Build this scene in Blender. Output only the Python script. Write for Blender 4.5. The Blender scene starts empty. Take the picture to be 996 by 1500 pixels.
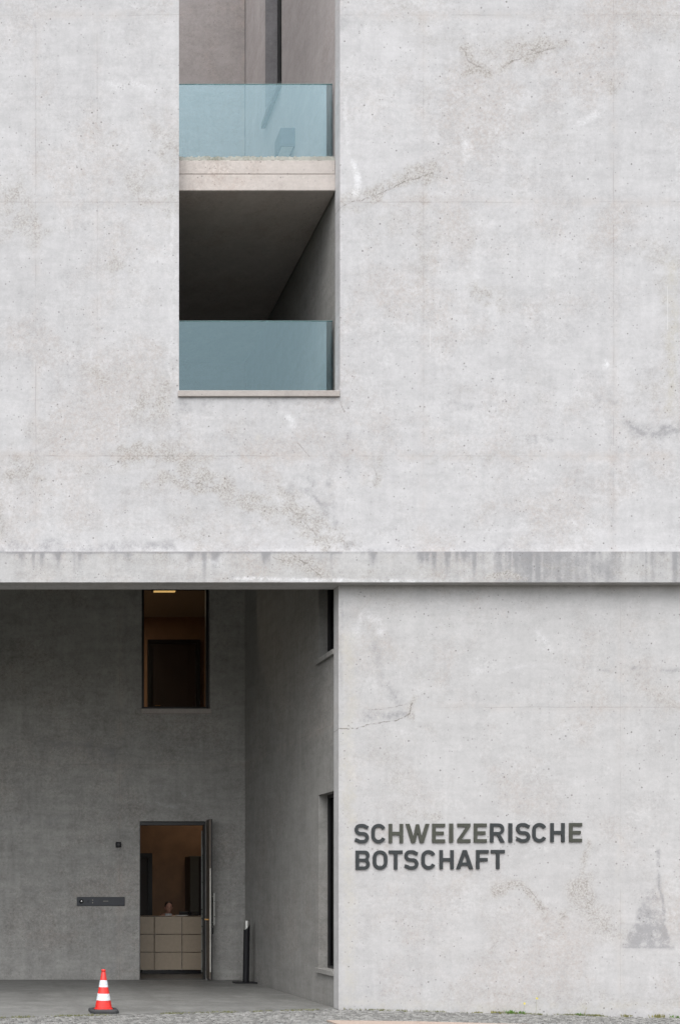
import bpy, bmesh, math, random
import numpy as np
from mathutils import Vector, Matrix
random.seed(7); np.random.seed(7)
R = math.radians
S = bpy.context.scene
COL = S.collection

# ---------------------------------------------------------------- camera, sky, sun, exposure
DIST = 16.0                                    # camera stands 16 m in front of the facade plane (Y = 0), eye at 1.6 m
cam = bpy.data.cameras.new('camera'); camo = bpy.data.objects.new('camera', cam); COL.objects.link(camo)
camo.location = (0, -DIST, 1.6); camo.rotation_euler = (R(90), 0, 0)
cam.sensor_fit = 'VERTICAL'; cam.sensor_width = 36; cam.sensor_height = 36
cam.lens = 36 * 1680 / 1500; cam.shift_x = 0.3653; cam.shift_y = 0.3733
cam.clip_start = 0.1; cam.clip_end = 2000
S.camera = camo
W = bpy.data.worlds.new('World'); S.world = W; W.use_nodes = True
wn = W.node_tree; bg = wn.nodes['Background']
sky = wn.nodes.new('ShaderNodeTexSky'); sky.sky_type = 'NISHITA'; sky.sun_disc = False
sky.sun_elevation = R(58); sky.sun_rotation = R(208); sky.air_density = 1.0; sky.dust_density = 1.5
hs = wn.nodes.new('ShaderNodeHueSaturation'); hs.inputs['Saturation'].default_value = 0.13
wn.links.new(sky.outputs[0], hs.inputs['Color']); # overcast sky: the zenith is brighter than the horizon
wg = wn.nodes.new('ShaderNodeTexCoord'); wx = wn.nodes.new('ShaderNodeSeparateXYZ'); wr = wn.nodes.new('ShaderNodeMapRange'); wm_ = wn.nodes.new('ShaderNodeMix')
wm_.data_type = 'RGBA'; wm_.blend_type = 'MULTIPLY'; wm_.inputs[0].default_value = 1
wr.inputs[1].default_value = 0.0; wr.inputs[2].default_value = 1.0; wr.inputs[3].default_value = 0.5; wr.inputs[4].default_value = 1.9
wn.links.new(wg.outputs['Generated'], wx.inputs[0]); wn.links.new(wx.outputs[2], wr.inputs[0])
wn.links.new(hs.outputs[0], wm_.inputs[6]); wn.links.new(wr.outputs[0], wm_.inputs[7]); wn.links.new(wm_.outputs[2], bg.inputs['Color'])
bg.inputs['Strength'].default_value = 0.12
sl = bpy.data.lights.new('sun', 'SUN'); sl.energy = 0.6; sl.angle = R(50); sl.color = (1, 0.97, 0.93)
so = bpy.data.objects.new('sun', sl); COL.objects.link(so)
so.rotation_euler = (R(32), 0, R(-28))         # elevation 58 degrees, from the street, left of the camera
so.location = (0, -8, 25)
S.view_settings.view_transform = 'Standard'; S.view_settings.look = 'None'
S.view_settings.exposure = 1.46; S.view_settings.gamma = 1
S.view_settings.use_curve_mapping = False
S.render.engine = 'CYCLES'
S.cycles.max_bounces = 8; S.cycles.diffuse_bounces = 5; S.cycles.transparent_max_bounces = 12

# measuring helpers: photo pixel -> metres on the plane at depth Y
def MX(px, Y=0.0): return (px + 50) / 105 * (DIST + Y) / DIST
def MZ(py, Y=0.0): return 1.6 + (1310 - py) / 105 * (DIST + Y) / DIST
def street_z(x): return -0.026 * max(0.0, min(x, 14) - 5.2)

# ---------------------------------------------------------------- node helpers
class NT:
    def __init__(s, name):
        s.m = bpy.data.materials.new(name); s.m.use_nodes = True; s.t = s.m.node_tree
        s.p = s.t.nodes['Principled BSDF']; s.out = s.t.nodes['Material Output']
    def put(s, sock, v):
        if isinstance(v, bpy.types.NodeSocket): s.t.links.new(v, sock)
        elif isinstance(v, (tuple, list)) and sock.type == 'RGBA': sock.default_value = (*v, 1) if len(v) == 3 else v
        else: sock.default_value = v
    def n(s, typ, **kw):
        nd = s.t.nodes.new('ShaderNode' + typ)
        for k, v in kw.items():
            if hasattr(nd, k) and k not in nd.inputs: setattr(nd, k, v)
            else: s.put(nd.inputs[k], v)
        return nd
    def math(s, op, a, b=0.0, clamp=False):
        nd = s.t.nodes.new('ShaderNodeMath'); nd.operation = op; nd.use_clamp = clamp
        s.put(nd.inputs[0], a); s.put(nd.inputs[1], b); return nd.outputs[0]
    def vec(s, op, a, b=(0, 0, 0)):
        nd = s.t.nodes.new('ShaderNodeVectorMath'); nd.operation = op
        s.put(nd.inputs[0], a)
        if op == 'SCALE': s.put(nd.inputs[3], b)
        else: s.put(nd.inputs[1], b)
        return nd.outputs['Value'] if op in ('LENGTH', 'DOT_PRODUCT', 'DISTANCE') else nd.outputs[0]
    def step(s, v, a, b, lo=0.0, hi=1.0):
        nd = s.n('MapRange', interpolation_type='SMOOTHSTEP'); s.put(nd.inputs[0], v)
        nd.inputs[1].default_value = a; nd.inputs[2].default_value = b; nd.inputs[3].default_value = lo; nd.inputs[4].default_value = hi
        return nd.outputs[0]
    def mix(s, f, a, b, mode='MIX'):
        nd = s.t.nodes.new('ShaderNodeMix'); nd.data_type = 'RGBA'; nd.blend_type = mode
        s.put(nd.inputs[0], f); s.put(nd.inputs[6], a); s.put(nd.inputs[7], b); return nd.outputs[2]
    def noise(s, vec, scale, detail=4, rough=0.55):
        nd = s.n('TexNoise'); s.put(nd.inputs['Vector'], vec)
        nd.inputs['Scale'].default_value = scale; nd.inputs['Detail'].default_value = detail; nd.inputs['Roughness'].default_value = rough
        return nd.outputs[0]
    def scaled(s, vec, sc): return s.vec('MULTIPLY', vec, sc)
    def bump(s, h, strength, dist=0.01):
        nd = s.n('Bump'); nd.inputs['Strength'].default_value = strength; nd.inputs['Distance'].default_value = dist
        s.put(nd.inputs['Height'], h); s.t.links.new(nd.outputs[0], s.p.inputs['Normal'])

def plain(name, col, rough=0.5, metal=0.0, var=0.08, scale=14, spec=0.5, bump=0.0):
    t = NT(name); co = t.n('TexCoord').outputs['Object']
    a = t.noise(co, scale, 5, 0.6)
    c = t.mix(t.step(a, 0.3, 0.7), tuple(x * (1 - var) for x in col), tuple(min(1, x * (1 + var)) for x in col))
    t.put(t.p.inputs['Base Color'], c); t.put(t.p.inputs['Roughness'], t.step(a, 0.3, 0.7, max(0.02, rough - 0.06), min(1, rough + 0.06)))
    t.p.inputs['Metallic'].default_value = metal; t.p.inputs['Specular IOR Level'].default_value = spec
    if bump: t.bump(a, bump, 0.003)
    return t.m

def concrete(name, base=(0.45, 0.445, 0.452), brown=(0.37, 0.315, 0.28), joints_x=(), joints_z=(), cracks=(), scratches=(),
             pits=1.0, contrast=1.0, stainy=1.0, rough=0.85, stains=False, joint_axis=0, joints_y=(), streak=1.0):
    t = NT(name); co = t.n('TexCoord').outputs['Object']
    sep = t.n('SeparateXYZ'); t.put(sep.inputs[0], co)
    def rot(v):                                                    # turned off the wall plane so that no noise lattice shows
        nd = t.n('VectorRotate', rotation_type='EULER_XYZ'); t.put(nd.inputs['Vector'], v); nd.inputs['Rotation'].default_value = (0.6, 0.83, 0.37); return t.vec('ADD', nd.outputs[0], (5.3, 2.1, 7.7))
    cr = rot(co)
    n1 = t.noise(cr, 0.5, 4, 0.6)
    n2 = t.noise(rot(t.scaled(co, (1.0, 1.0, 5.5))), 1.5, 6, 0.68)      # board lift bands
    n3 = t.noise(rot(t.scaled(co, (6.0, 6.0, 0.6))), 1.5, 4, 0.65)      # vertical run-off
    n4 = t.noise(cr, 3.0, 8, 0.76)
    n5 = t.noise(cr, 60, 2, 0.7)
    n6 = t.noise(cr, 19, 4, 0.72)
    v = t.math('ADD', t.step(n1, 0.3, 0.7, -0.035 * contrast, 0.03 * contrast), t.step(n2, 0.3, 0.7, -0.045 * contrast, 0.04 * contrast))
    v = t.math('ADD', v, t.step(n3, 0.3, 0.7, -0.03 * contrast, 0.03 * contrast))
    v = t.math('ADD', v, t.step(n4, 0.3, 0.7, -0.065 * contrast, 0.06 * contrast))
    b1 = t.noise(t.vec('ADD', cr, (31, 7, 3)), 0.8, 7, 0.72)
    gr = t.math('ADD', t.step(n5, 0.3, 0.7, -0.075 * contrast, 0.055 * contrast), t.step(n6, 0.3, 0.7, -0.085 * contrast, 0.06 * contrast))
    v = t.math('ADD', v, t.math('MULTIPLY', gr, t.step(b1, 0.38, 0.62, 0.38, 1.2)))
    v = t.math('ADD', v, 1.0)
    grey = t.n('CombineColor')
    for i in range(3): t.put(grey.inputs[i], v)
    c = t.mix(1.0, base, grey.outputs[0], 'MULTIPLY')
    # warm patches broken up into specks
    b2 = t.noise(cr, 21, 5, 0.8)
    c = t.mix(t.math('MULTIPLY', t.step(b1, 0.46, 0.66), 0.13 * stainy), c, brown)
    bm = t.math('MULTIPLY', t.step(b1, 0.48, 0.66), t.step(b2, 0.46, 0.60))
    c = t.mix(t.math('MULTIPLY', bm, 0.36 * stainy), c, brown)
    # pale lime bloom
    w1 = t.noise(rot(t.scaled(co, (1, 1, 1.6))), 1.7, 8, 0.66)
    wm = t.math('MULTIPLY', t.step(w1, 0.52, 0.68), t.step(b2, 0.54, 0.40))
    c = t.mix(t.math('MULTIPLY', wm, 0.5 * stainy), c, tuple(min(0.8, x * 1.25) for x in base))
    h = t.math('ADD', t.math('MULTIPLY', n5, 0.3), t.math('MULTIPLY', n6, 0.35))
    if stains:
        at = t.n('Attribute'); at.attribute_name = 'stain'
        sc = t.n('SeparateColor'); t.put(sc.inputs[0], at.outputs['Color'])
        fine = t.noise(cr, 46, 4, 0.8); mid = t.noise(t.vec('ADD', cr, (9, 4, 1)), 6.5, 8, 0.8)
        fm = t.math('ADD', t.math('MULTIPLY', t.math('SUBTRACT', fine, 0.5), 2.6), t.math('MULTIPLY', t.math('SUBTRACT', mid, 0.5), 4.6))
        fg = t.math('ADD', t.math('MULTIPLY', t.math('SUBTRACT', fine, 0.5), 1.6), t.math('MULTIPLY', t.math('SUBTRACT', mid, 0.5), 6.0))
        def cover(ch, lo, hi, k=1.0, f=None):
            a = t.math('MULTIPLY', ch, t.math('MAXIMUM', t.math('ADD', t.math('MULTIPLY', f or fm, k), 0.9), 0.0))
            return t.step(a, lo, hi)
        d = cover(sc.outputs[0], 0.04, 0.85 if streak < .6 else 1.15, streak, fm if streak < .6 else fg)
        c = t.mix(t.math('MULTIPLY', d, 0.75 if streak < .6 else 0.6), c, (0.20, 0.20, 0.21))
        g = cover(sc.outputs[1], 0.04, 0.85, 1.0, fg)
        spk = t.step(t.noise(cr, 40, 4, 0.85), 0.40, 0.62)
        agg = t.mix(spk, (0.235, 0.215, 0.195), (0.48, 0.465, 0.45))
        c = t.mix(t.math('MULTIPLY', g, 0.74), c, agg)
        wv = cover(sc.outputs[2], 0.15, 1.1, 1.0)
        c = t.mix(t.math('MULTIPLY', wv, 0.7), c, (0.66, 0.66, 0.675))
        y = cover(at.outputs['Alpha'], 0.1, 1.3, 0.8)
        c = t.mix(t.math('MULTIPLY', y, 0.5), c, (0.45, 0.425, 0.36))
    # blow holes
    for scl, keep, rad, dark in ((18, 0.12, 0.17, 0.65), (31, 0.12, 0.24, 0.5), (8.5, 0.10, 0.085, 0.75)):
        vo = t.n('TexVoronoi'); t.put(vo.inputs['Vector'], co); vo.inputs['Scale'].default_value = scl
        rc = t.n('SeparateColor'); t.put(rc.inputs[0], vo.outputs['Color'])
        k = t.math('MULTIPLY', t.math('LESS_THAN', rc.outputs[0], keep), t.math('MULTIPLY', t.step(n4, 0.4, 0.6, 0.25, 1.0), pits))
        rr = t.math('MULTIPLY', t.math('ADD', rc.outputs[1], 0.35), rad)
        hole = t.math('MULTIPLY', t.math('LESS_THAN', vo.outputs['Distance'], rr), k)
        c = t.mix(t.math('MULTIPLY', hole, dark), c, (0.11, 0.10, 0.095))
    # formwork joints
    prx = t.step(t.noise(rot(t.scaled(co, (.7, .7, 1.6))), 1.1, 5, .7), .44, .60, .12, 1.0)
    wob = t.math('MULTIPLY', t.math('SUBTRACT', t.noise(co, 2.2, 4), 0.5), 0.03)
    def joint(coord, at_, w, amt, br):
        dd = t.math('ABSOLUTE', t.math('SUBTRACT', t.math('ADD', coord, wob), at_))
        ln = t.step(dd, w * 0.4, w, 1.0, 0.0)
        return t.math('MULTIPLY', ln, t.math('MULTIPLY', prx, amt * .55)), t.math('MULTIPLY', t.step(dd, 0.0, 0.11, 1.0, 0.0), t.math('MULTIPLY', t.step(n4, .42, .6), amt * .38))
    for (x0, amt) in joints_x: 
        j, w = joint(sep.outputs[joint_axis], x0, 0.009, amt, 1.6); c = t.mix(w, c, brown)
        c = t.mix(j, c, (0.17, 0.16, 0.15))
    for (z0, amt) in joints_z: 
        j, w = joint(sep.outputs[2], z0, 0.008, amt, 1.1); c = t.mix(w, c, brown)
        c = t.mix(j, c, (0.17, 0.16, 0.15))
    for (y0, amt) in joints_y:
        j, w = joint(sep.outputs[1], y0, 0.009, amt, 1.1); c = t.mix(w, c, brown); c = t.mix(j, c, (0.06, 0.06, 0.055))
    # cracks and scratches as short straight runs on a warped coordinate
    if cracks or scratches:
        wn_ = t.n('TexNoise'); t.put(wn_.inputs['Vector'], co); wn_.inputs['Scale'].default_value = 7; wn_.inputs['Detail'].default_value = 5
        wp = t.vec('ADD', co, t.vec('SCALE', t.vec('SUBTRACT', wn_.outputs[1], (0.5, 0.5, 0.5)), 0.10))
        def seg(a, b, src):
            (ax, az), (bx, bz) = a, b; L = math.hypot(bx - ax, bz - az) or 1e-3; ux, uz = (bx - ax) / L, (bz - az) / L
            q = t.vec('MULTIPLY', t.vec('SUBTRACT', src, (ax, 0, az)), (1, 0, 1))
            al = t.vec('DOT_PRODUCT', q, (ux, 0, uz)); ac = t.math('ABSOLUTE', t.vec('DOT_PRODUCT', q, (-uz, 0, ux)))
            over = t.math('MAXIMUM', t.math('SUBTRACT', al, L), t.math('MULTIPLY', al, -1.0))
            return t.math('MAXIMUM', ac, over)
        for pts, w, amt in cracks:
            dmin = None
            for a, b in zip(pts[:-1], pts[1:]):
                dd = seg(a, b, wp); dmin = dd if dmin is None else t.math('MINIMUM', dmin, dd)
            pr = t.step(n6, 0.40, 0.56, 0.1, 0.85)
            k = t.math('MULTIPLY', t.math('MULTIPLY', t.step(dmin, w * 0.35, w, 1.0, 0.0), pr), amt)
            c = t.mix(k, c, (0.15, 0.135, 0.12))
        for a, b, w, amt in scratches:
            k = t.math('MULTIPLY', t.step(seg(a, b, co), w * 0.3, w, 1.0, 0.0), amt)
            c = t.mix(k, c, (0.75, 0.75, 0.75))
    t.put(t.p.inputs['Base Color'], c); t.p.inputs['Roughness'].default_value = rough
    t.p.inputs['Specular IOR Level'].default_value = 0.25
    t.bump(h, 0.35, 0.006)
    return t.m

def glass(name, tint, refl, rcol, rough=0.0):
    t = NT(name); t.t.nodes.remove(t.p)
    tr = t.n('BsdfTransparent'); tr.inputs[0].default_value = (*tint, 1)
    gl = t.n('BsdfGlossy'); gl.inputs['Color'].default_value = (*rcol, 1); gl.inputs['Roughness'].default_value = rough
    fr = t.n('Fresnel'); fr.inputs['IOR'].default_value = 1.5
    f = t.math('ADD', t.math('MULTIPLY', fr.outputs[0], 0.9), refl, True)
    mx = t.n('MixShader'); t.put(mx.inputs[0], f); t.put(mx.inputs[1], tr.outputs[0]); t.put(mx.inputs[2], gl.outputs[0])
    t.t.links.new(mx.outputs[0], t.out.inputs['Surface']); return t.m

def emit(name, col, strength):
    t = NT(name); t.p.inputs['Base Color'].default_value = (0.8, 0.8, 0.8, 1)
    t.p.inputs['Emission Color'].default_value = (*col, 1); t.p.inputs['Emission Strength'].default_value = strength; return t.m

def P2(pts, Y=0.0): return [(MX(a, Y), MZ(b, Y)) for a, b in pts]
FACE_CRACKS = [
    (P2([(498, 303), (516, 296), (545, 288), (562, 281), (598, 264), (634, 254)]), 0.011, 0.75),
    (P2([(634, 254), (660, 262), (720, 268)]), 0.008, 0.3),
    (P2([(676, 70), (684, 88), (704, 99)]), 0.012, 0.6),
    (P2([(736, 98), (752, 88), (790, 76), (820, 68)]), 0.012, 0.6),
    (P2([(436, 650), (453, 668)]), 0.009, 0.6), (P2([(498, 586), (504, 603)]), 0.011, 0.7),
    (P2([(250, 704), (275, 703), (312, 716)]), 0.010, 0.6),
    (P2([(420, 742), (440, 758), (470, 792)]), 0.010, 0.45), (P2([(440, 740), (475, 775)]), 0.009, 0.4),
    (P2([(548, 686), (553, 700), (548, 712)]), 0.008, 0.5),
    (P2([(160, 684), (182, 676), (196, 671)]), 0.010, 0.45)]
FACE_SCR = [((MX(630), MZ(480)), (MX(630), MZ(515)), 0.006, 0.28), ((MX(977), MZ(420)), (MX(977), MZ(482)), 0.006, 0.28),
            ((MX(174), MZ(606)), (MX(174), MZ(632)), 0.006, 0.25)]
M = {}
M['facade'] = concrete('pale_concrete', joints_x=[(MX(53), .55), (MX(143), .3), (MX(332), .22), (MX(620), .4), (MX(898), .5)],
                       joints_z=[(MZ(668), .8), (MZ(296), .6), (MZ(22), .6)], cracks=FACE_CRACKS, scratches=FACE_SCR, stains=True)
M['plinth'] = concrete('pale_concrete_base', base=(0.43, 0.424, 0.425), streak=0.95, joints_x=[(MX(908), .3)], joints_z=[(MZ(1036), .45)],
                       cracks=[(P2([(497, 1068), (520, 1066), (545, 1060), (578, 1056), (600, 1046), (604, 1030)]), 0.012, 0.85),
                               (P2([(540, 1040), (575, 1037), (596, 1030)]), 0.010, 0.6),
                               (P2([(745, 1298), (768, 1297), (786, 1318), (796, 1336)]), 0.010, 0.45)], stains=True, contrast=0.85)
M['band'] = concrete('weathered_concrete', base=(0.41, 0.405, 0.405), stains=True, streak=0.4, pits=0.9, contrast=1.15, stainy=1.2,
                     cracks=[(P2([(428, 812), (436, 820), (450, 826), (462, 836), (470, 845)], -.17), 0.012, 0.7),
                             (P2([(400, 815), (415, 822)], -.17), 0.010, 0.6)])
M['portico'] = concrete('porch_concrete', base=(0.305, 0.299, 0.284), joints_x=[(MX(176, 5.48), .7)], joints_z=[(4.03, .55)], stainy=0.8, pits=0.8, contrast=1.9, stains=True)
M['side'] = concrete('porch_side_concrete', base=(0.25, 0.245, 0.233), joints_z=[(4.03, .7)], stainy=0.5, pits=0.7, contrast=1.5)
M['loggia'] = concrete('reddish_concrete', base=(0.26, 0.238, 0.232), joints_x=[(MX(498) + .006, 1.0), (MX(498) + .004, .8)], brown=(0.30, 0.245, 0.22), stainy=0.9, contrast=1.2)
M['loggia_side'] = concrete('reddish_concrete_lit', base=(0.34, 0.312, 0.304), brown=(0.26, 0.21, 0.19), stainy=0.8, contrast=1.2)  # same concrete as the back wall, lightened to stand in for skylight
M['reveal'] = concrete('blue_grey_concrete', base=(0.17, 0.165, 0.172), stainy=0.5, contrast=1.6)
M['dark_conc'] = concrete('dark_concrete', base=(0.12, 0.116, 0.107), stainy=0.4, contrast=1.2)  # darkened so that ceiling and loggia floor bounce less light, deepening the shade
M['slab'] = concrete('pinkish_concrete', base=(0.45, 0.41, 0.385), brown=(0.36, 0.28, 0.24), stainy=1.3)
M['sill'] = concrete('sill_stone', base=(0.37, 0.34, 0.32), contrast=0.9)
M['rim'] = concrete('mossy_concrete', base=(0.36, 0.36, 0.325), brown=(0.13, 0.14, 0.09), stainy=1.8, contrast=1.7)
M['floor'] = concrete('porch_floor_concrete', base=(0.178, 0.177, 0.169), brown=(.06, .058, .052), stainy=0.9, pits=0.2, rough=0.5, contrast=2.2, joints_x=[(.33, .9), (1.6, .9), (2.87, .9), (4.14, .9)], joints_y=[(.55, .8), (1.82, .8), (3.09, .8), (4.36, .8)])
M['bframe'] = plain('black_metal', (0.012, 0.012, 0.013), 0.4)
M['glass_rail'] = glass('balustrade_glass', (0.77, 0.845, 0.87), 0.042, (0.73, 0.95, 1.0))
M['pane'] = glass('window_glass', (0.75, 0.75, 0.73), 0.0, (0.6, 0.6, 0.6))
M['pane_dark'] = glass('dark_window_glass', (0.18, 0.19, 0.2), 0.0, (0.5, 0.5, 0.5))
M['glass_edge'] = plain('glass_edge', (0.10, 0.19, 0.19), 0.25)
M['letters'] = plain('charcoal_enamel', (0.032, 0.036, 0.038), 0.5, 0.0, 0.06, 14, 0.3)
M['letters_olive'] = plain('olive_grey_enamel', (0.056, 0.058, 0.047), 0.5, 0.0, 0.12, 6, 0.3)
M['red'] = plain('red_rubber', (0.60, 0.022, 0.016), 0.36, var=0.22, scale=22)
M['cone_white'] = plain('white_reflective', (0.58, 0.62, 0.65), 0.3, var=0.12, scale=40)
M['rubber'] = plain('black_rubber', (0.03, 0.031, 0.033), 0.7, var=0.2, bump=0.3)
M['black'] = plain('black_paint', (0.010, 0.010, 0.012), 0.5, 0, .08, 14, .25)
M['steel'] = plain('brushed_steel', (0.55, 0.55, 0.53), 0.32, 0.9)
M['chrome'] = plain('chrome', (0.75, 0.75, 0.74), 0.12, 1.0)
M['panel_grey'] = plain('anodised_panel', (0.045, 0.048, 0.055), 0.45, 0.3)
M['panel_light'] = plain('engraved_plate', (0.22, 0.21, 0.18), .5)
M['desk'] = plain('beige_panel', (0.48, 0.39, 0.29), 0.45, 0, 0.05)
M['wood'] = plain('brown_timber', (0.27, 0.155, 0.088), 0.55, 0, 0.16, 3)
M['wood_dark'] = plain('dark_timber', (0.024, 0.015, 0.012), 0.5, 0, 0.2, 3)
M['lobby_floor'] = plain('dark_stone', (0.06, 0.06, 0.06), 0.4)
M['lobby_ceil'] = plain('plaster', (0.42, 0.36, 0.28), 0.8)
M['brass'] = plain('brass', (0.62, 0.36, 0.13), 0.35, 0.9)
M['leaf_edge'] = plain('door_steel_strip', (0.72, 0.70, 0.64), 0.35, 0.3)
M['bronze'] = plain('bronze_sheet', (0.15, 0.125, 0.105), 0.4, 0.5)
M['lamp'] = emit('lamp_glow', (1.0, 0.62, 0.22), 0.42)
M['skin'] = plain('skin', (0.50, 0.27, 0.20), 0.5, 0, 0.08)
M['hair'] = plain('dark_hair', (0.035, 0.02, 0.014), 0.55)
M['jacket'] = plain('dark_jacket', (0.022, 0.022, 0.026), 0.8)
M['shirt'] = plain('white_shirt', (0.6, 0.6, 0.6), 0.7)
M['paper'] = plain('paper', (0.62, 0.61, 0.58), 0.7)
M['weed'] = plain('weed_leaf', (0.085, 0.17, 0.025), 0.6, 0, 0.35, 30)
M['weed_dry'] = plain('dry_weed', (0.20, 0.19, 0.07), 0.7, 0, 0.3, 30)
M['petal'] = plain('yellow_petal', (0.62, 0.55, 0.12), 0.6)
M['granite'] = plain('pink_granite', (0.33, 0.26, 0.215), 0.75, 0, 0.2, 40)
M['lamp_box'] = plain('blue_grey_metal', (0.045, 0.055, 0.07), 0.45, 0.2)

# ---------------------------------------------------------------- object helpers
def tag(o, label=None, cat=None, group=None, kind=None):
    for k, v in (('label', label), ('category', cat), ('group', group), ('kind', kind)):
        if v: o[k] = v
    return o
def thing(name, loc, label, cat, group=None):
    o = bpy.data.objects.new(name, None); COL.objects.link(o); o.location = loc; o.empty_display_size = 0.2
    return tag(o, label, cat, group)
def root_loc(p):
    v = Vector((0, 0, 0))
    while p is not None: v += p.location; p = p.parent
    return v
class MB:
    def __init__(s): s.b = bmesh.new(); s.smooth = False
    def box(s, x0, x1, y0, y1, z0, z1, bev=0.0, seg=1):
        r = bmesh.ops.create_cube(s.b, size=1)
        for v in r['verts']:
            v.co = Vector(((x0 + x1) / 2 + v.co.x * (x1 - x0), (y0 + y1) / 2 + v.co.y * (y1 - y0), (z0 + z1) / 2 + v.co.z * (z1 - z0)))
        if bev: bmesh.ops.bevel(s.b, geom=list({e for v in r['verts'] for e in v.link_edges}), offset=bev, segments=seg, affect='EDGES')
        return s
    def tube(s, a, b, r, n=16, r2=None):
        a, b = Vector(a), Vector(b); d = b - a
        res = bmesh.ops.create_cone(s.b, cap_ends=True, segments=n, radius1=r, radius2=r if r2 is None else r2, depth=d.length)
        q = d.to_track_quat('Z', 'Y').to_matrix().to_4x4(); q.translation = (a + b) / 2
        bmesh.ops.transform(s.b, matrix=q, verts=res['verts']); return s
    def lathe(s, c, prof, n=32):
        rings = []
        for r, z in prof: rings.append([s.b.verts.new((c[0] + r * math.cos(2 * math.pi * k / n), c[1] + r * math.sin(2 * math.pi * k / n), c[2] + z)) for k in range(n)])
        for a, b in zip(rings[:-1], rings[1:]):
            for k in range(n): s.b.faces.new((a[k], a[(k + 1) % n], b[(k + 1) % n], b[k]))
        s.b.faces.new(rings[0][::-1]); s.b.faces.new(rings[-1]); s.smooth = True; return s
    def sphere(s, c, r, n=14):
        res = bmesh.ops.create_uvsphere(s.b, u_segments=n, v_segments=max(6, n // 2), radius=1)
        r = (r, r, r) if not isinstance(r, tuple) else r
        for v in res['verts']: v.co = Vector((c[0] + v.co.x * r[0], c[1] + v.co.y * r[1], c[2] + v.co.z * r[2]))
        return s
    def quad(s, *pts): s.b.faces.new([s.b.verts.new(p) for p in pts]); return s
    def build(s, name, mat, parent=None, smooth=None):
        me = bpy.data.meshes.new(name); 
        bmesh.ops.recalc_face_normals(s.b, faces=s.b.faces)
        off = root_loc(parent)
        for v in s.b.verts: v.co -= off
        s.b.to_mesh(me); s.b.free(); me.materials.append(mat)
        sm = s.smooth if smooth is None else smooth
        if sm:
            me.polygons.foreach_set('use_smooth', [True] * len(me.polygons))
            try: me.set_sharp_from_angle(angle=R(40))
            except Exception: pass
        o = bpy.data.objects.new(name, me); COL.objects.link(o); o.parent = parent; return o
def box_part(name, mat, parent, *a, bev=0.0): return MB().box(*a, bev=bev).build(name, mat, parent)

# value noise for the stain maps
def vnoise(x, y, seed=0):
    xi = np.floor(x).astype(np.int64); yi = np.floor(y).astype(np.int64); xf = x - xi; yf = y - yi
    def hsh(a, b):
        n = (a * 374761393 + b * 668265263 + seed * 974711) & 0x7fffffff
        n = ((n ^ (n >> 13)) * 1274126177) & 0x7fffffff
        return ((n ^ (n >> 16)) & 0xffff) / 65535.0
    u = xf * xf * (3 - 2 * xf); v = yf * yf * (3 - 2 * yf)
    return (hsh(xi, yi) * (1 - u) + hsh(xi + 1, yi) * u) * (1 - v) + (hsh(xi, yi + 1) * (1 - u) + hsh(xi + 1, yi + 1) * u) * v
def fbm(x, y, seed=0, o=4): return sum(vnoise(x * 2 ** k, y * 2 ** k, seed + k) * 0.5 ** (k + 1) for k in range(o)) / (1 - 0.5 ** o)
def run(px, py, pts, r, s, warp=10, sc=0.03):
    wx = px + (fbm(px * sc, py * sc, 3) - .5) * 2 * warp; wy = py + (fbm(px * sc, py * sc, 11) - .5) * 2 * warp
    d = np.full(px.shape, 1e9)
    if len(pts) == 1: pts = pts * 2
    for (ax, ay), (bx, by) in zip(pts[:-1], pts[1:]):
        L2 = (bx - ax) ** 2 + (by - ay) ** 2 + 1e-6
        tt = np.clip(((wx - ax) * (bx - ax) + (wy - ay) * (by - ay)) / L2, 0, 1)
        d = np.minimum(d, np.hypot(wx - ax - tt * (bx - ax), wy - ay - tt * (by - ay)))
    return s * np.exp(-(d / r) ** 2)
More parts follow.
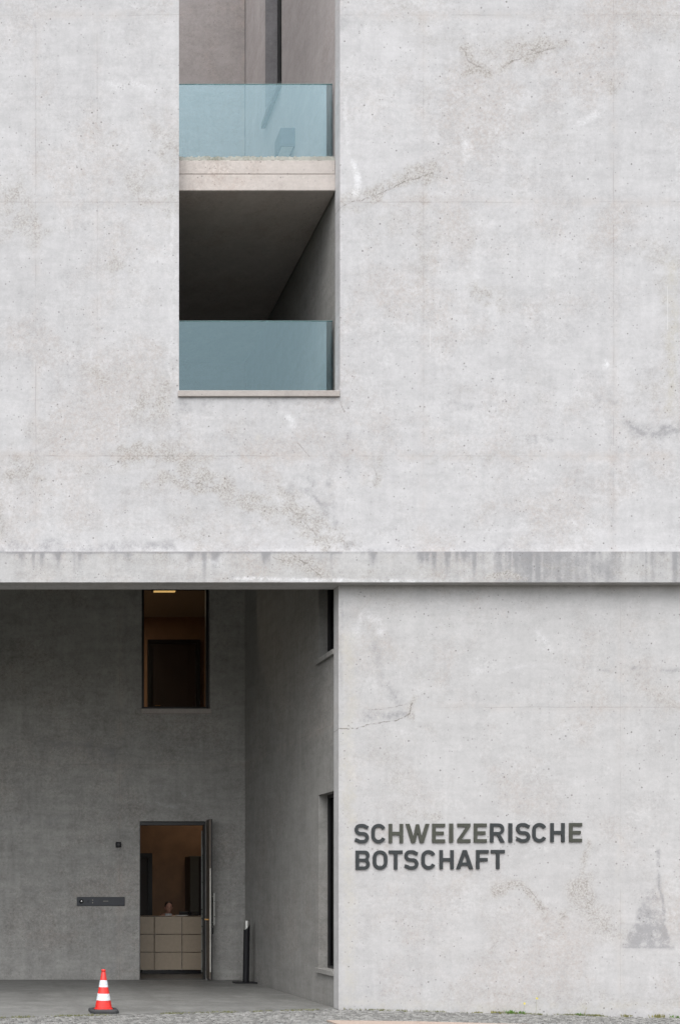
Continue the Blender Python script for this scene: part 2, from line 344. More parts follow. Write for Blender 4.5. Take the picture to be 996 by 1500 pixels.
def facade_stain(px, py):
    D = np.zeros(px.shape); G = D.copy(); B = D.copy(); A = D.copy()
    for pts, r, s in [([(0, 801), (110, 802), (250, 803)], 8, .75), ([(508, 800), (540, 806)], 8, .9), ([(560, 802), (600, 800)], 7, .6), ([(690, 803), (790, 802)], 5, .5), ([(455, 700), (462, 735), (475, 752)], 8, .75), ([(478, 705), (484, 750), (494, 770)], 7, .65),
                      ([(428, 720)], 7, .8), ([(340, 648), (352, 652)], 6, .6), ([(264, 586), (497, 586)], 5, .55), ([(268, 592), (262, 640)], 7, .6), ([(256, 610), (250, 632)], 5, .4),
                      ([(925, 626), (960, 632), (996, 634)], 8, .95), ([(770, 646), (812, 649)], 4, .7), ([(648, 597), (692, 600)], 4, .6), ([(835, 482), (845, 500)], 8, .6), ([(860, 530), (830, 560)], 10, .3),
                      ([(505, 25), (520, 40)], 14, .5), ([(500, 590), (505, 660)], 12, .4), ([(500, 640), (510, 690)], 9, .45), ([(870, 592), (896, 588)], 7, .55), ([(25, 680), (36, 692)], 16, .5), ([(0, 770), (12, 790)], 10, .6),
                      ([(52, 10), (54, 100)], 5, .35), ([(143, 30), (147, 90)], 5, .35), ([(188, 20), (240, 17)], 3, .6), ([(620, 330), (620, 400)], 7, .4), ([(898, 600), (898, 780)], 4, .4), ([(620, 500), (620, 640)], 4, .35),
                      ([(40, 560), (38, 640)], 9, .35), ([(530, 90), (515, 30)], 12, .3), ([(570, 640), (600, 668), (640, 670)], 5, .3)]: D = np.maximum(D, run(px, py, pts, r * 1.3, s * .85, 14, .05))
    for pts, r, s in [([(180, 672), (250, 668), (290, 681), (318, 706), (350, 728), (392, 750)], 10, .85), ([(225, 708), (255, 703), (312, 714)], 7, .8), ([(415, 738), (452, 770), (485, 797)], 17, .75), ([(460, 752), (502, 792)], 13, .65), ([(545, 680), (548, 710)], 6, .5),
                      ([(18, 682), (44, 692)], 15, .65), ([(0, 755), (12, 792)], 10, .55), ([(228, 570), (232, 610)], 14, .62), ([(208, 580), (204, 610)], 9, .6), ([(125, 548), (192, 552)], 8, .5), ([(12, 275), (38, 320)], 17, .6), ([(200, 270), (255, 300)], 20, .5), ([(60, 345), (12, 335)], 13, .5), ([(240, 200), (255, 230)], 14, .5), ([(165, 385), (172, 392)], 9, .5),
                      ([(498, 300), (530, 290), (600, 262), (645, 250)], 7, .8), ([(675, 70), (688, 92), (706, 100)], 6, .95), ([(735, 98), (760, 85), (824, 68)], 7, .95), ([(690, 70), (770, 72)], 15, .4), ([(893, 115), (896, 132)], 8, .7), ([(690, 430), (735, 440)], 10, .6), ([(620, 290), (622, 400)], 10, .45),
                      ([(550, 330), (690, 345)], 16, .3), ([(590, 20), (640, 60)], 20, .3), ([(960, 370), (996, 390)], 14, .45), ([(978, 420), (985, 600)], 12, .4), ([(780, 180), (820, 200)], 16, .3), ([(110, 690), (150, 686), (190, 672)], 6, .45), ([(270, 760), (300, 800)], 18, .42), ([(940, 570), (990, 566)], 12, .4),
                      ([(640, 670), (760, 668)], 4, .35), ([(780, 560), (800, 590)], 12, .3), ([(930, 20), (990, 40)], 18, .35), ([(350, 620), (362, 660)], 12, .3), ([(50, 630), (70, 640)], 16, .3)]: G = np.maximum(G, run(px, py, pts, r * 1.7, s * .95, 20, .045))
    for pts, r, s in [([(519, 235), (521, 280)], 7, .85), ([(505, 140), (512, 220)], 6, .5), ([(680, 210), (685, 232)], 12, .6), ([(840, 185), (870, 165)], 10, .6), ([(885, 534)], 7, 1.0), ([(568, 420), (572, 430)], 12, .4), ([(570, 530)], 9, .6), ([(900, 690), (903, 720)], 8, .5), ([(140, 120), (220, 128)], 7, .5), ([(150, 60), (180, 40)], 12, .4), ([(420, 610), (428, 625)], 8, .6), ([(230, 650), (290, 648)], 20, .2), ([(60, 765), (120, 772)], 9, .35), ([(255, 300), (252, 560)], 4, .5), ([(700, 775), (840, 770)], 8, .4)]:
        B = np.maximum(B, run(px, py, pts, r, s))
    for pts, r, s in [([(985, 380), (982, 600)], 12, .7), ([(380, 640)], 6, .8), ([(870, 352)], 4, .9)]: A = np.maximum(A, run(px, py, pts, r, s))
    return D, G, B, A
def plinth_stain(px, py):
    D = np.zeros(px.shape); G = D.copy(); B = D.copy(); A = D.copy()
    for pts, r, s in [([(552, 945), (558, 1000), (585, 1028)], 12, .5), ([(538, 1048), (596, 1047)], 9, .8), ([(925, 979), (996, 981)], 4, .75), ([(860, 980), (890, 982)], 3, .5), ([(500, 880), (500, 1040)], 3, .5), ([(963, 1246), (967, 1300), (972, 1345)], 3, .95), ([(941, 1308), (943, 1345)], 4, .45), ([(910, 1386), (982, 1386)], 5, .7),
                      ([(700, 930), (660, 980), (560, 985)], 22, .22), ([(950, 1060), (990, 1070)], 22, .25), ([(575, 1095), (600, 1120)], 18, .25)]: D = np.maximum(D, run(px, py, pts, r, s, 5))
    # fan-shaped stain
    f = np.clip((py - 1300) / 88, 0, 1); wx = px + (fbm(px * .05, py * .03, 5) - .5) * 14
    inside = np.clip((wx - (941 - 34 * f ** 1.2)) / 5, 0, 1) * np.clip(((963 + 20 * f) - wx) / 4, 0, 1) * (py < 1390) * (py > 1300)
    D = np.maximum(D, inside * (.55 + .45 * f))
    for pts, r, s in [([(728, 1302), (765, 1296), (784, 1314), (797, 1338)], 6, .85), ([(850, 1300), (856, 1318)], 13, .95), ([(858, 1235), (853, 1290)], 5, .75), ([(848, 1318), (880, 1350), (896, 1366)], 15, .62), ([(824, 1335), (824, 1366)], 5, .6), ([(600, 1030), (606, 1048)], 5, .7), ([(650, 1460), (996, 1470)], 14, .38), ([(640, 1400), (740, 1420)], 22, .25), ([(570, 1110), (600, 1190)], 20, .35),
                      ([(590, 1195), (640, 1195)], 9, .45), ([(510, 1090), (508, 1200)], 8, .3), ([(940, 1000), (990, 1030)], 14, .4), ([(530, 880), (600, 890)], 10, .3), ([(720, 1385), (728, 1375)], 9, .4)]: G = np.maximum(G, run(px, py, pts, r * 1.6, s * .95, 15, .05))
    for pts, r, s in [([(515, 930), (540, 900), (560, 920)], 12, .5), ([(785, 930), (800, 955)], 12, .5), ([(690, 985), (780, 975)], 9, .4), ([(515, 1085), (520, 1140)], 10, .4), ([(890, 1370), (886, 1400)], 7, .4), ([(880, 900), (890, 930)], 10, .3)]: B = np.maximum(B, run(px, py, pts, r, s))
    for pts, r, s in [([(511, 930), (512, 1200), (512, 1470)], 13, .75), ([(906, 1190), (908, 1470)], 5, .4), ([(500, 1472), (996, 1478)], 9, .6)]: A = np.maximum(A, run(px, py, pts, r, s))
    return D, G, B, A
def band_stain_shadow(px, py):
    z = np.zeros(px.shape)
    s1 = fbm(px * .035, z, 21, 5); s2 = fbm(px * .16, z, 33, 4); ln = fbm(px * .09, z, 40, 3); dy = np.clip(py - 808, 0, 99)
    top = np.clip((s1 - .36) * 3.4, 0, 1) * np.clip((s2 - .25) * 2.4, 0, 1) * np.exp(-dy / (5 + 34 * ln ** 1.5))
    right = np.clip((px - 590) / 200, 0, 1)
    body = right * np.clip((fbm(px * .018, z, 52, 4) - .34) * 3, 0, 1) * np.clip((s2 - .1) * 1.7, .25, 1) * (.55 + .45 * np.exp(-dy / 30))
    D = np.clip(np.maximum(top * 1.6, body * 1.3), 0, 1)
    blk = np.clip((px - 780) / 30, 0, 1) * np.clip((925 - px) / 30, 0, 1); D = np.maximum(D, blk * np.clip(.3 + .55 * s2 + .25 * (fbm(px * .05, py * .03, 77, 4) - .5) * 3, 0, .85)); D = np.maximum(D, run(px, py, [(0, 809), (500, 809)], 3, .8, 2))
    D = np.maximum(D, run(px, py, [(505, 809), (996, 809)], 3, .45, 2))  # the top-edge runs paint a thin shadow line into the colour
    G = np.maximum(run(px, py, [(420, 820), (455, 832), (475, 845)], 14, .8), run(px, py, [(715, 845), (745, 838), (765, 846)], 6, .8))
    G = np.maximum(G, .35 * np.clip((fbm(px * .03, py * .05, 8) - .48) * 5, 0, 1))
    B = np.maximum(run(px, py, [(340, 848), (500, 850)], 4, .8, 3), run(px, py, [(495, 850), (630, 851)], 4, .6, 3))
    B = np.maximum(B, run(px, py, [(255, 835), (320, 825)], 13, .45))
    return D, G, B, z
def porch_stain(px, py):
    D = np.zeros(px.shape); G = D.copy(); B = D.copy(); A = D.copy()
    for pts, r, s in [([(60, 1090), (170, 1098)], 9, .7), ([(120, 1092), (170, 1118)], 10, .6), ([(0, 1195), (90, 1198)], 5, .6), ([(0, 1208), (60, 1212)], 5, .5), ([(30, 1155), (50, 1160)], 10, .4), ([(230, 1170), (275, 1185)], 5, .3), ([(65, 1395), (40, 1402)], 6, .4), ([(170, 1360), (171, 1436)], 3, .6), ([(200, 1080), (330, 1090)], 18, .3)]:
        D = np.maximum(D, run(px, py, pts, r * 1.3, s * .85, 14, .05))
    for pts, r, s in [([(225, 1170), (245, 1182), (262, 1176)], 5, .4), ([(148, 1330), (150, 1410)], 4, .35), ([(230, 1150), (270, 1158)], 6, .35)]: B = np.maximum(B, run(px, py, pts, r, s))
    return D, G, B, A

def cuts(a, b, breaks, lo, hi, step):
    """grid lines from a to b through every break, refined between lo and hi"""
    pts = sorted({round(v, 5) for v in [a, b, *breaks] + ([lo, hi] if step else []) if a - 1e-6 <= v <= b + 1e-6})
    out = []
    for p, q in zip(pts[:-1], pts[1:]):
        n = max(1, int(math.ceil((q - p) / step))) if step and p >= lo - 1e-4 and q <= hi + 1e-4 else 1
        out += [p + (q - p) * k / n for k in range(n)]
    return np.array(out + [pts[-1]])
def grid_wall(name, mat, parent, u, v, place, thick, holes=(), fine=None, stain=None, depth=0.0):
    """a solid wall: refined front sheet with openings, back sheet, reveals; place(u, v, w) -> xyz"""
    ub = [h[0] for h in holes] + [h[1] for h in holes]; vb = [h[2] for h in holes] + [h[3] for h in holes]
    V = []; F = []; nv = 0; nfront = 0
    def lattice(us, vs):
        uc = (us[:-1] + us[1:]) / 2; vc = (vs[:-1] + vs[1:]) / 2
        ok = np.ones((len(uc), len(vc)), bool)
        for h in holes: ok &= ~(((uc > h[0]) & (uc < h[1]))[:, None] & ((vc > h[2]) & (vc < h[3]))[None, :])
        return ok
    for w in (0, thick):
        if w == 0 and fine: us = cuts(*u, ub, fine[0], fine[1], fine[4]); vs = cuts(*v, vb, fine[2], fine[3], fine[4])
        else: us = cuts(*u, ub, 0, 0, 0); vs = cuts(*v, vb, 0, 0, 0)
        ok = lattice(us, vs); UU, VV = np.meshgrid(us, vs, indexing='ij')
        V.append(place(UU.ravel(), VV.ravel(), np.full(UU.size, w))); nvv = len(vs)
        I, J = np.nonzero(ok); q = np.stack([I * nvv + J, (I + 1) * nvv + J, (I + 1) * nvv + J + 1, I * nvv + J + 1], 1) + nv
        F.append(q if w == 0 else q[:, ::-1]); nv += UU.size
        if w == 0: nfront = UU.size; stU, stV = UU.ravel(), VV.ravel()
    us = cuts(*u, ub, 0, 0, 0); vs = cuts(*v, vb, 0, 0, 0); ok = np.pad(lattice(us, vs), 1); sides = []
    for i in range(1, ok.shape[0] - 1):
        for j in range(1, ok.shape[1] - 1):
            if not ok[i, j]: continue
            a, b, c, d = us[i - 1], us[i], vs[j - 1], vs[j]
            if not ok[i - 1, j]: sides.append([(a, d), (a, c)])
            if not ok[i + 1, j]: sides.append([(b, c), (b, d)])
            if not ok[i, j - 1]: sides.append([(a, c), (b, c)])
            if not ok[i, j + 1]: sides.append([(b, d), (a, d)])
    sv = []; sf = []
    for p, q in sides:
        k = nv + len(sv); sv += [(*p, 0), (*q, 0), (*q, thick), (*p, thick)]; sf.append([k + 3, k + 2, k + 1, k])
    sv = np.array(sv, float); V.append(place(sv[:, 0], sv[:, 1], sv[:, 2])); F.append(np.array(sf))
    V = np.concatenate(V); F = np.concatenate(F); off = np.array(root_loc(parent)); V = V - off
    me = bpy.data.meshes.new(name)
    me.vertices.add(len(V)); me.vertices.foreach_set('co', V.ravel().astype(np.float32))
    me.loops.add(F.size); me.loops.foreach_set('vertex_index', F.ravel().astype(np.int32))
    me.polygons.add(len(F)); me.polygons.foreach_set('loop_start', np.arange(0, F.size, 4, dtype=np.int32))
    me.update(calc_edges=True); me.validate()
    if stain:
        px = stU * 105 * DIST / (DIST + depth) - 50; py = 1310 - (stV - 1.6) * 105 * DIST / (DIST + depth)
        ch = stain(px, py); arr = np.zeros((len(V), 4), np.float32)
        for k in range(4): arr[:nfront, k] = ch[k]
        at = me.attributes.new('stain', 'FLOAT_COLOR', 'POINT'); at.data.foreach_set('color', arr.ravel())
    me.materials.append(mat)
    o = bpy.data.objects.new(name, me); COL.objects.link(o); o.parent = parent; return o
def on_y(Y): return lambda u, v, w: np.stack([u, Y + w, v], 1)
def on_x(X): return lambda u, v, w: np.stack([X + w, u, v], 1)

# ---------------------------------------------------------------- ground, pavement
b = MB()
gx = [-600, -80, -12, 5.2, 9, 14, 80, 600]; gy = [-600, -60, -10, 0, 20, 80, 600]
gv = [[b.b.verts.new((x, y, street_z(x) - 0.022)) for y in gy] for x in gx]
for i in range(len(gx) - 1):
    for j in range(len(gy) - 1): b.b.faces.new((gv[i][j], gv[i + 1][j], gv[i + 1][j + 1], gv[i][j + 1]))
t = NT('sandy_ground'); co = t.n('TexCoord').outputs['Object']
n = t.noise(co, 9, 6, 0.7); n2 = t.noise(co, 1.5, 4)
c = t.mix(t.step(n, .35, .65), (0.05, 0.048, 0.04), (0.12, 0.115, 0.10)); c = t.mix(t.math('MULTIPLY', t.step(n2, .5, .65), t.step(n, .45, .6)), c, (0.055, 0.075, 0.02))
t.put(t.p.inputs['Base Color'], c); t.p.inputs['Roughness'].default_value = 0.9; t.bump(n, .5, .01)
tag(b.build('ground', t.m), kind='structure')
def apron_y(x): return -1.07 + 0.222 * (x - 0.466) if x < 5.19 else 0.0
# small setts laid on the diagonal
t = NT('setts'); co = t.n('TexCoord').outputs['Object']; gi = t.n('NewGeometry').outputs['Random Per Island']
n = t.noise(co, 40, 5, .7); c = t.mix(gi, (0.12, 0.118, 0.112), (0.26, 0.256, 0.245)); c = t.mix(t.step(n, .3, .7), t.mix(.25, c, (.15, .15, .14)), c)
t.put(t.p.inputs['Base Color'], c); t.p.inputs['Roughness'].default_value = 0.8; t.bump(n, .4, .004)
b = MB(); rg = random.Random(3); stp = 0.078; cs = math.sqrt(.5); slab_x0 = MX(478, -1.45); slab_y = -1.46
for i in range(-260, 260):
    for j in range(-260, 260):
        x = (i - j) * stp * cs + 5; y = (i + j) * stp * cs - 1
        if not (-1.5 < x < 13 and -3.2 < y < -0.045): continue
        if y > apron_y(x) - 0.05: continue
        if x > slab_x0 - 0.05 and slab_y - 0.98 < y < slab_y + 0.05: continue
        a = R(45) + rg.uniform(-.16, .16); h = stp * rg.uniform(.37, .44); zz = street_z(x) + rg.uniform(-.006, .005); cx = x + rg.uniform(-.006, .006); cy = y + rg.uniform(-.006, .006)
        lo = []; hi = []
        for k in range(4):
            an = a + R(45) + k * R(90); rr = h * 1.414 * rg.uniform(.9, 1.05)
            lo.append(b.b.verts.new((cx + rr * math.cos(an), cy + rr * math.sin(an), zz - .02)))
            hi.append(b.b.verts.new((cx + rr * .8 * math.cos(an), cy + rr * .8 * math.sin(an), zz + rg.uniform(-.002, .004))))
        b.b.faces.new(hi)
        for k in range(4): b.b.faces.new((lo[k], lo[(k + 1) % 4], hi[(k + 1) % 4], hi[k]))
tag(b.build('pavement', t.m), kind='structure')
b = MB(); x = slab_x0
while x < 13.5:
    w = 1.1; z0, z1 = street_z(x), street_z(x + w)
    r = bmesh.ops.create_cube(b.b, size=1)
    for v in r['verts']:
        hx = v.co.x > 0; v.co = Vector((x + w - .008 if hx else x, slab_y if v.co.y > 0 else slab_y - .95, (z1 if hx else z0) + (0.004 if v.co.z > 0 else -.05)))
    x += w
tag(b.build('path', M['granite']), kind='structure')
# porch floor and its apron
b = MB(); poly = [(-6, apron_y(-6)), (5.19, -0.02), (5.19, 0.0), (5.19, 5.48), (-6, 5.48)]
lo = [b.b.verts.new((x, y, -.12)) for x, y in poly]; hi = [b.b.verts.new((x, y, 0)) for x, y in poly]
b.b.faces.new(hi); b.b.faces.new(lo[::-1])
for k in range(5): b.b.faces.new((lo[k], lo[(k + 1) % 5], hi[(k + 1) % 5], hi[k]))
tag(b.build('floor', M['floor']), kind='structure')

# ---------------------------------------------------------------- the embassy
BY = 5.48                                      # depth of the porch and of the loggia
OX0, OX1 = MX(262.5), MX(498)                  # loggia opening
PX1 = MX(496)                                  # right edge of the porch opening
ZSILL0, ZSILL1 = MZ(582), MZ(573)
BAND0, BAND1 = MZ(853, -.17), MZ(808, -.17)
FT = 0.21                                      # facade slab thickness
bld = thing('embassy_building', (0, 0, 0), 'pale weathered concrete embassy with a tall recessed balcony opening above a dark open porch', 'building')
fine = (MX(-8), MX(1004), -0.3, MZ(-8), 0.027)
grid_wall('facade_wall', M['facade'], bld, (-7, 15), (BAND0 + .002, 19.6), on_y(0), FT, [(OX0, OX1, ZSILL0, 18.6)], (fine[0], fine[1], BAND1 - .1, fine[3], .027), facade_stain)
grid_wall('base_wall', M['plinth'], bld, (PX1, 15), (-0.6, BAND0), on_y(0), FT, [], (PX1, fine[1], -.3, BAND0, .027), plinth_stain)
# string course, its top weathered to fall outwards, stops on the facade
def band_place(u, v, w): return np.stack([u, -.17 + w - np.where(w > 0, .002, 0), v + np.where((w > 0) & (v > (BAND0 + BAND1) / 2), .03, 0)], 1)
grid_wall('string_course', M['band'], bld, (-7, 15), (BAND0, BAND1), band_place, .17, [], (fine[0], fine[1], BAND0, BAND1, .022), band_stain_shadow, -.17)
# porch: back wall with the upper window and the door, side wall, soffit
WX0, WX1, WZ0, WZ1 = MX(208, BY), MX(308, BY), MZ(1040, BY), MZ(862, BY) + .06
DX0, DX1, DZ1 = MX(205, BY), MX(302, BY), MZ(1203, BY)
grid_wall('porch_back_wall', M['portico'], bld, (-6, 5.6), (-.3, 7.5), on_y(BY), .2, [(WX0, WX1, WZ0, WZ1), (DX0, DX1, -.02, DZ1)], (MX(-8, BY), 5.3, 0, 7.4, .045), porch_stain, BY)
SX = PX1 + .03                                 # porch side wall stands a little behind the edge of the facade slab
Y_NEAR = FT + .01; Y_FAR = DIST / .941 - DIST
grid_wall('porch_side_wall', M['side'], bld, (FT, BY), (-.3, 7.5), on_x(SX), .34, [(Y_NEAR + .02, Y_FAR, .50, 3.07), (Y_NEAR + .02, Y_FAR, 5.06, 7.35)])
box_part('porch_end_wall', M['portico'], bld, -6.3, -6.0, FT, BY, -.3, 7.5)
box_part('base_wall', M['portico'], bld, -7.0, -6.0, 0, FT - .002, -.6, BAND0 - .002)
box_part('porch_ceiling', M['dark_conc'], bld, -6.3, 5.9, FT + .002, BY + .2, 7.502, 8.3)
# loggia
LX = OX1 + .02
grid_wall('loggia_side_wall', M['side'], bld, (FT + .001, BY), (8.3, 11.60), on_x(LX), .4)  # greyer concrete; its darker tone paints shade that blends with the slab above
grid_wall('loggia_side_wall', M['loggia_side'], bld, (FT + .001, BY), (11.602, 19.6), on_x(LX), .4, [(DIST / .841 - DIST, DIST / .797 - DIST, 15.08, 18.9)])
box_part('loggia_back_wall', M['loggia'], bld, OX0 - 4.8, LX + .4, BY, BY + .25, 8.3, 19.6)
box_part('loggia_end_wall', M['loggia'], bld, OX0 - 4.8, OX0 - 4.5, FT + .002, BY, 8.3, 19.6)  # unseen end wall, set far out so more skylight reaches the loggia
box_part('corner_joint', M['bframe'], bld, LX - .010, LX - .001, BY - .006, BY - .001, 12.1, 19.5)
box_part('loggia_floor', M['dark_conc'], bld, OX0 - 4.5, LX, FT + .002, BY, 8.302, 8.56)
gy_ = FT + .09
sill = box_part('window_sill', M['sill'], bld, OX0 - .015, OX1 - .01, -.03, gy_ + .05, ZSILL0 + .001, ZSILL1, bev=.006)
def balustrade(z0, z1):
    g = box_part('glass_balustrade', M['glass_rail'], bld, OX0 - .015, LX - .03, gy_, gy_ + .0005, z0, z1)
    box_part('glass_edge', M['glass_edge'], g, OX0 - .015, LX - .03, gy_ - .004, gy_ + .012, z1 + .001, z1 + .010)
    return g
balustrade(8.58, MZ(471, gy_))
ZS0, ZS1 = MZ(279, FT), MZ(234, FT)
slab = box_part('balcony_slab', M['slab'], bld, OX0 - 4.5, LX - .012, FT + .004, BY - .001, ZS0, MZ(255, FT), bev=.008)
box_part('upper_lift', M['slab'], slab, OX0 - .018, LX - .014, FT + .01, BY - .002, MZ(254.4, FT), ZS1, bev=.008)
rb = MB(); rg = random.Random(5); nseg = 90; zt = MZ(228, FT)          # crumbling mossy rim
for k in range(nseg):
    x0 = OX0 - .016 + (LX - .016 - OX0 + .016) * k / nseg; x1 = OX0 - .016 + (LX - .016 - OX0 + .016) * (k + 1) / nseg
    rb.box(x0, x1, FT + .012 + rg.uniform(0, .012), gy_ + .12, ZS1 + .001, zt + rg.uniform(-.014, .006))
rb.build('crumbling_rim', M['rim'], slab)
balustrade(zt - .03, MZ(124, gy_))
# windows
def window(x0, x1, y, z0, z1, fr, mat_pane=None, mullion=None):
    b = MB(); d = .06
    b.box(x0, x0 + fr, y, y + d, z0, z1); b.box(x1 - fr, x1, y, y + d, z0, z1)
    b.box(x0 + fr, x1 - fr, y + .001, y + d - .001, z0, z0 + fr); b.box(x0 + fr, x1 - fr, y + .001, y + d - .001, z1 - fr, z1)
    w = b.build('window', M['bframe'], bld)
    MB().box(x0 + fr, x1 - fr, y + .03, y + .034, z0 + fr, z1 - fr).build('pane', mat_pane or M['pane'], w); return w
w = window(WX0 + .004, WX1 - .004, BY + .10, WZ0 + .02, WZ1 - .003, .055)
box_part('sill', M['sill'], w, WX0 - .012, WX1 + .012, BY - .05, BY + .16, WZ0 - .075, WZ0 + .018, bev=.004)
def side_window(X, y0, y1, z0, z1, fr, rec, sillx=True):
    b = MB(); x = X + rec; d = .06
    b.box(x, x + d, y0 + .003, y0 + fr, z0 + .01, z1 - .003); b.box(x, x + d, y1 - fr, y1 - .003, z0 + .01, z1 - .003)
    b.box(x + .001, x + d - .001, y0 + fr, y1 - fr, z0 + .01, z0 + fr); b.box(x + .001, x + d - .001, y0 + fr, y1 - fr, z1 - fr, z1 - .003)
    w = b.build('window', M['bframe'], bld)
    MB().box(x + .03, x + .034, y0 + fr, y1 - fr, z0 + fr, z1 - fr).build('pane', M['pane_dark'], w)
    if sillx: box_part('sill', M['side'], w, X - .045, X + rec + .05, y0 - .015, y1 + .04, z0 - .06, z0 + .012, bev=.004)
    return w
side_window(SX, Y_NEAR + .02, Y_FAR, .50, 3.07, .05, .13)
side_window(SX, Y_NEAR + .02, Y_FAR, 5.06, 7.35, .05, .13)
w = side_window(LX, DIST / .841 - DIST, DIST / .797 - DIST, 15.08, 18.9, .07, .215, False)
box_part('sill', M['bframe'], w, LX - .07, LX + .25, DIST / .841 - DIST + .002, DIST / .797 - DIST - .002, 15.0, 15.085)
box_part('window_reveal', M['reveal'], bld, LX + .002, LX + .212, DIST / .797 - DIST - .008, DIST / .797 - DIST - .0005, 15.09, 18.9)
# closed shell so that no daylight leaks indoors
box_part('outer_side_wall', M['facade'], bld, 15.0, 15.3, 0, 14, -.6, 19.6)
box_part('outer_end_wall', M['facade'], bld, -7.3, -7.0, 0, 14, -.6, 19.6)
box_part('rear_wall', M['facade'], bld, -7.3, 15.3, 14, 14.3, -.6, 19.6)
rb = MB(); zr = 19.3
rb.box(-7, OX0 - 4.8, FT, 14, zr, zr + .25); rb.box(LX + .4, 15, FT, 14, zr, zr + .25); rb.box(OX0 - 4.8, LX + .4, BY + .25, 14, zr + .001, zr + .249)
rb.build('roof', M['dark_conc'], bld)
# rooms behind the back wall
def room(x0, x1, y1, z0, z1, wall, ceil, floor, names):
    y0 = BY + .201
    b = MB(); b.quad((x0, y1, z0), (x1, y1, z0), (x1, y1, z1), (x0, y1, z1)).quad((x0, y0, z0), (x0, y1, z0), (x0, y1, z1), (x0, y0, z1)).quad((x1, y0, z0), (x1, y1, z0), (x1, y1, z1), (x1, y0, z1))
    b.build(names + '_wall', wall, bld)
    box_part(names + '_ceiling', ceil, bld, x0 - .1, x1 + .1, y0, y1 + .1, z1 + .001, z1 + .1)
    box_part(names + '_floor', floor, bld, x0 - .1, x1 + .1, y0, y1 + .1, z0 - .1, z0 - .001)
room(1.5, 7.5, 9.6, 0, 4.6, M['wood'], M['lobby_ceil'], M['lobby_floor'], 'lobby')
room(1.5, 7.5, 10.5, 4.9, 8.0, M['wood'], M['lobby_ceil'], M['lobby_floor'], 'upper_room')
# inner doors seen through the openings
def inner_door(x0, x1, y, z0, z1):
    b = MB(); f = .09
    b.box(x0, x0 + f, y - .09, y - .001, z0, z1).box(x1 - f, x1, y - .09, y - .001, z0, z1).box(x0 + f, x1 - f, y - .088, y - .001, z1 - f, z1)
    d = b.build('inner_door', M['bframe'], bld)
    box_part('door_leaf', M['wood_dark'], d, x0 + f, x1 - f, y - .05, y - .002, z0 + .01, z1 - f)
    MB().tube((x0 + f + .08, y - .06, z0 + 1.05), (x0 + f + .2, y - .06, z0 + 1.05), .012, 8).build('handle', M['brass'], d)
yb = 10.5; inner_door(MX(216, yb), MX(292, yb), yb, 4.9, MZ(938, yb))
yb = 9.6; inner_door(MX(180, yb), MX(222.5, yb), yb, 0, MZ(1250, yb))
# entrance door
fr = MB(); y = BY + .05
fr.box(DX0 + .002, DX0 + .02, y, y + .12, .004, DZ1 - .002).box(DX0 + .02, DX1 - .002, y + .001, y + .119, DZ1 - .07, DZ1 - .003).box(DX1 - .03, DX1 - .002, y, y + .12, .004, DZ1 - .07)
ed = fr.build('entrance_door', M['bframe'], bld)
lx = DX1 + .002; ly0, ly1 = BY - .27, BY + .04                                # pivoted leaf standing open, seen on edge
box_part('door_leaf', M['bronze'], ed, lx, lx + .05, ly0, BY - .004, .02, MZ(1200, ly0), bev=.003)
box_part('steel_strip', M['leaf_edge'], ed, lx + .012, lx + .03, ly0 - .006, ly0 - .001, .16, MZ(1272, ly0))
box_part('edge_rail', M['bframe'], ed, lx + .032, lx + .056, ly0 - .008, ly0 - .001, .02, MZ(1200, ly0))
b = MB(); b.tube((lx + .12, ly0 + .12, 1.02), (lx + .12, ly0 + .12, 1.62), .018, 10)
for z in (1.08, 1.56): b.tube((lx + .05, ly0 + .12, z), (lx + .12, ly0 + .12, z), .01, 8)
b.build('pull_handle', M['steel'], ed)
b = MB(); b.box(lx - .07, lx + .002, ly0 + .05, ly0 + .08, 1.12, 1.145); b.build('lever_handle', M['brass'], ed)
b = MB(); b.box(lx + .051, lx + .085, ly0 + .03, ly0 + .11, .86, .98, bev=.01); b.build('lock_box', M['black'], ed)
gx_ = MX(300.5, 5.72); b = MB()
for yy in (5.72, 5.86, 6.0): b.box(gx_ - .012, gx_ + .012, yy - .008, yy + .008, .1, 2.82)
for k in range(12): b.box(gx_ - .008, gx_ + .008, 5.728, 5.992, .12 + k * .24, .128 + k * .24)
sd = b.build('sidelight', M['steel'], ed)
box_part('pane', M['glass_edge'], sd, gx_ + .014, gx_ + .018, 5.72, 6.0, .1, 2.82)

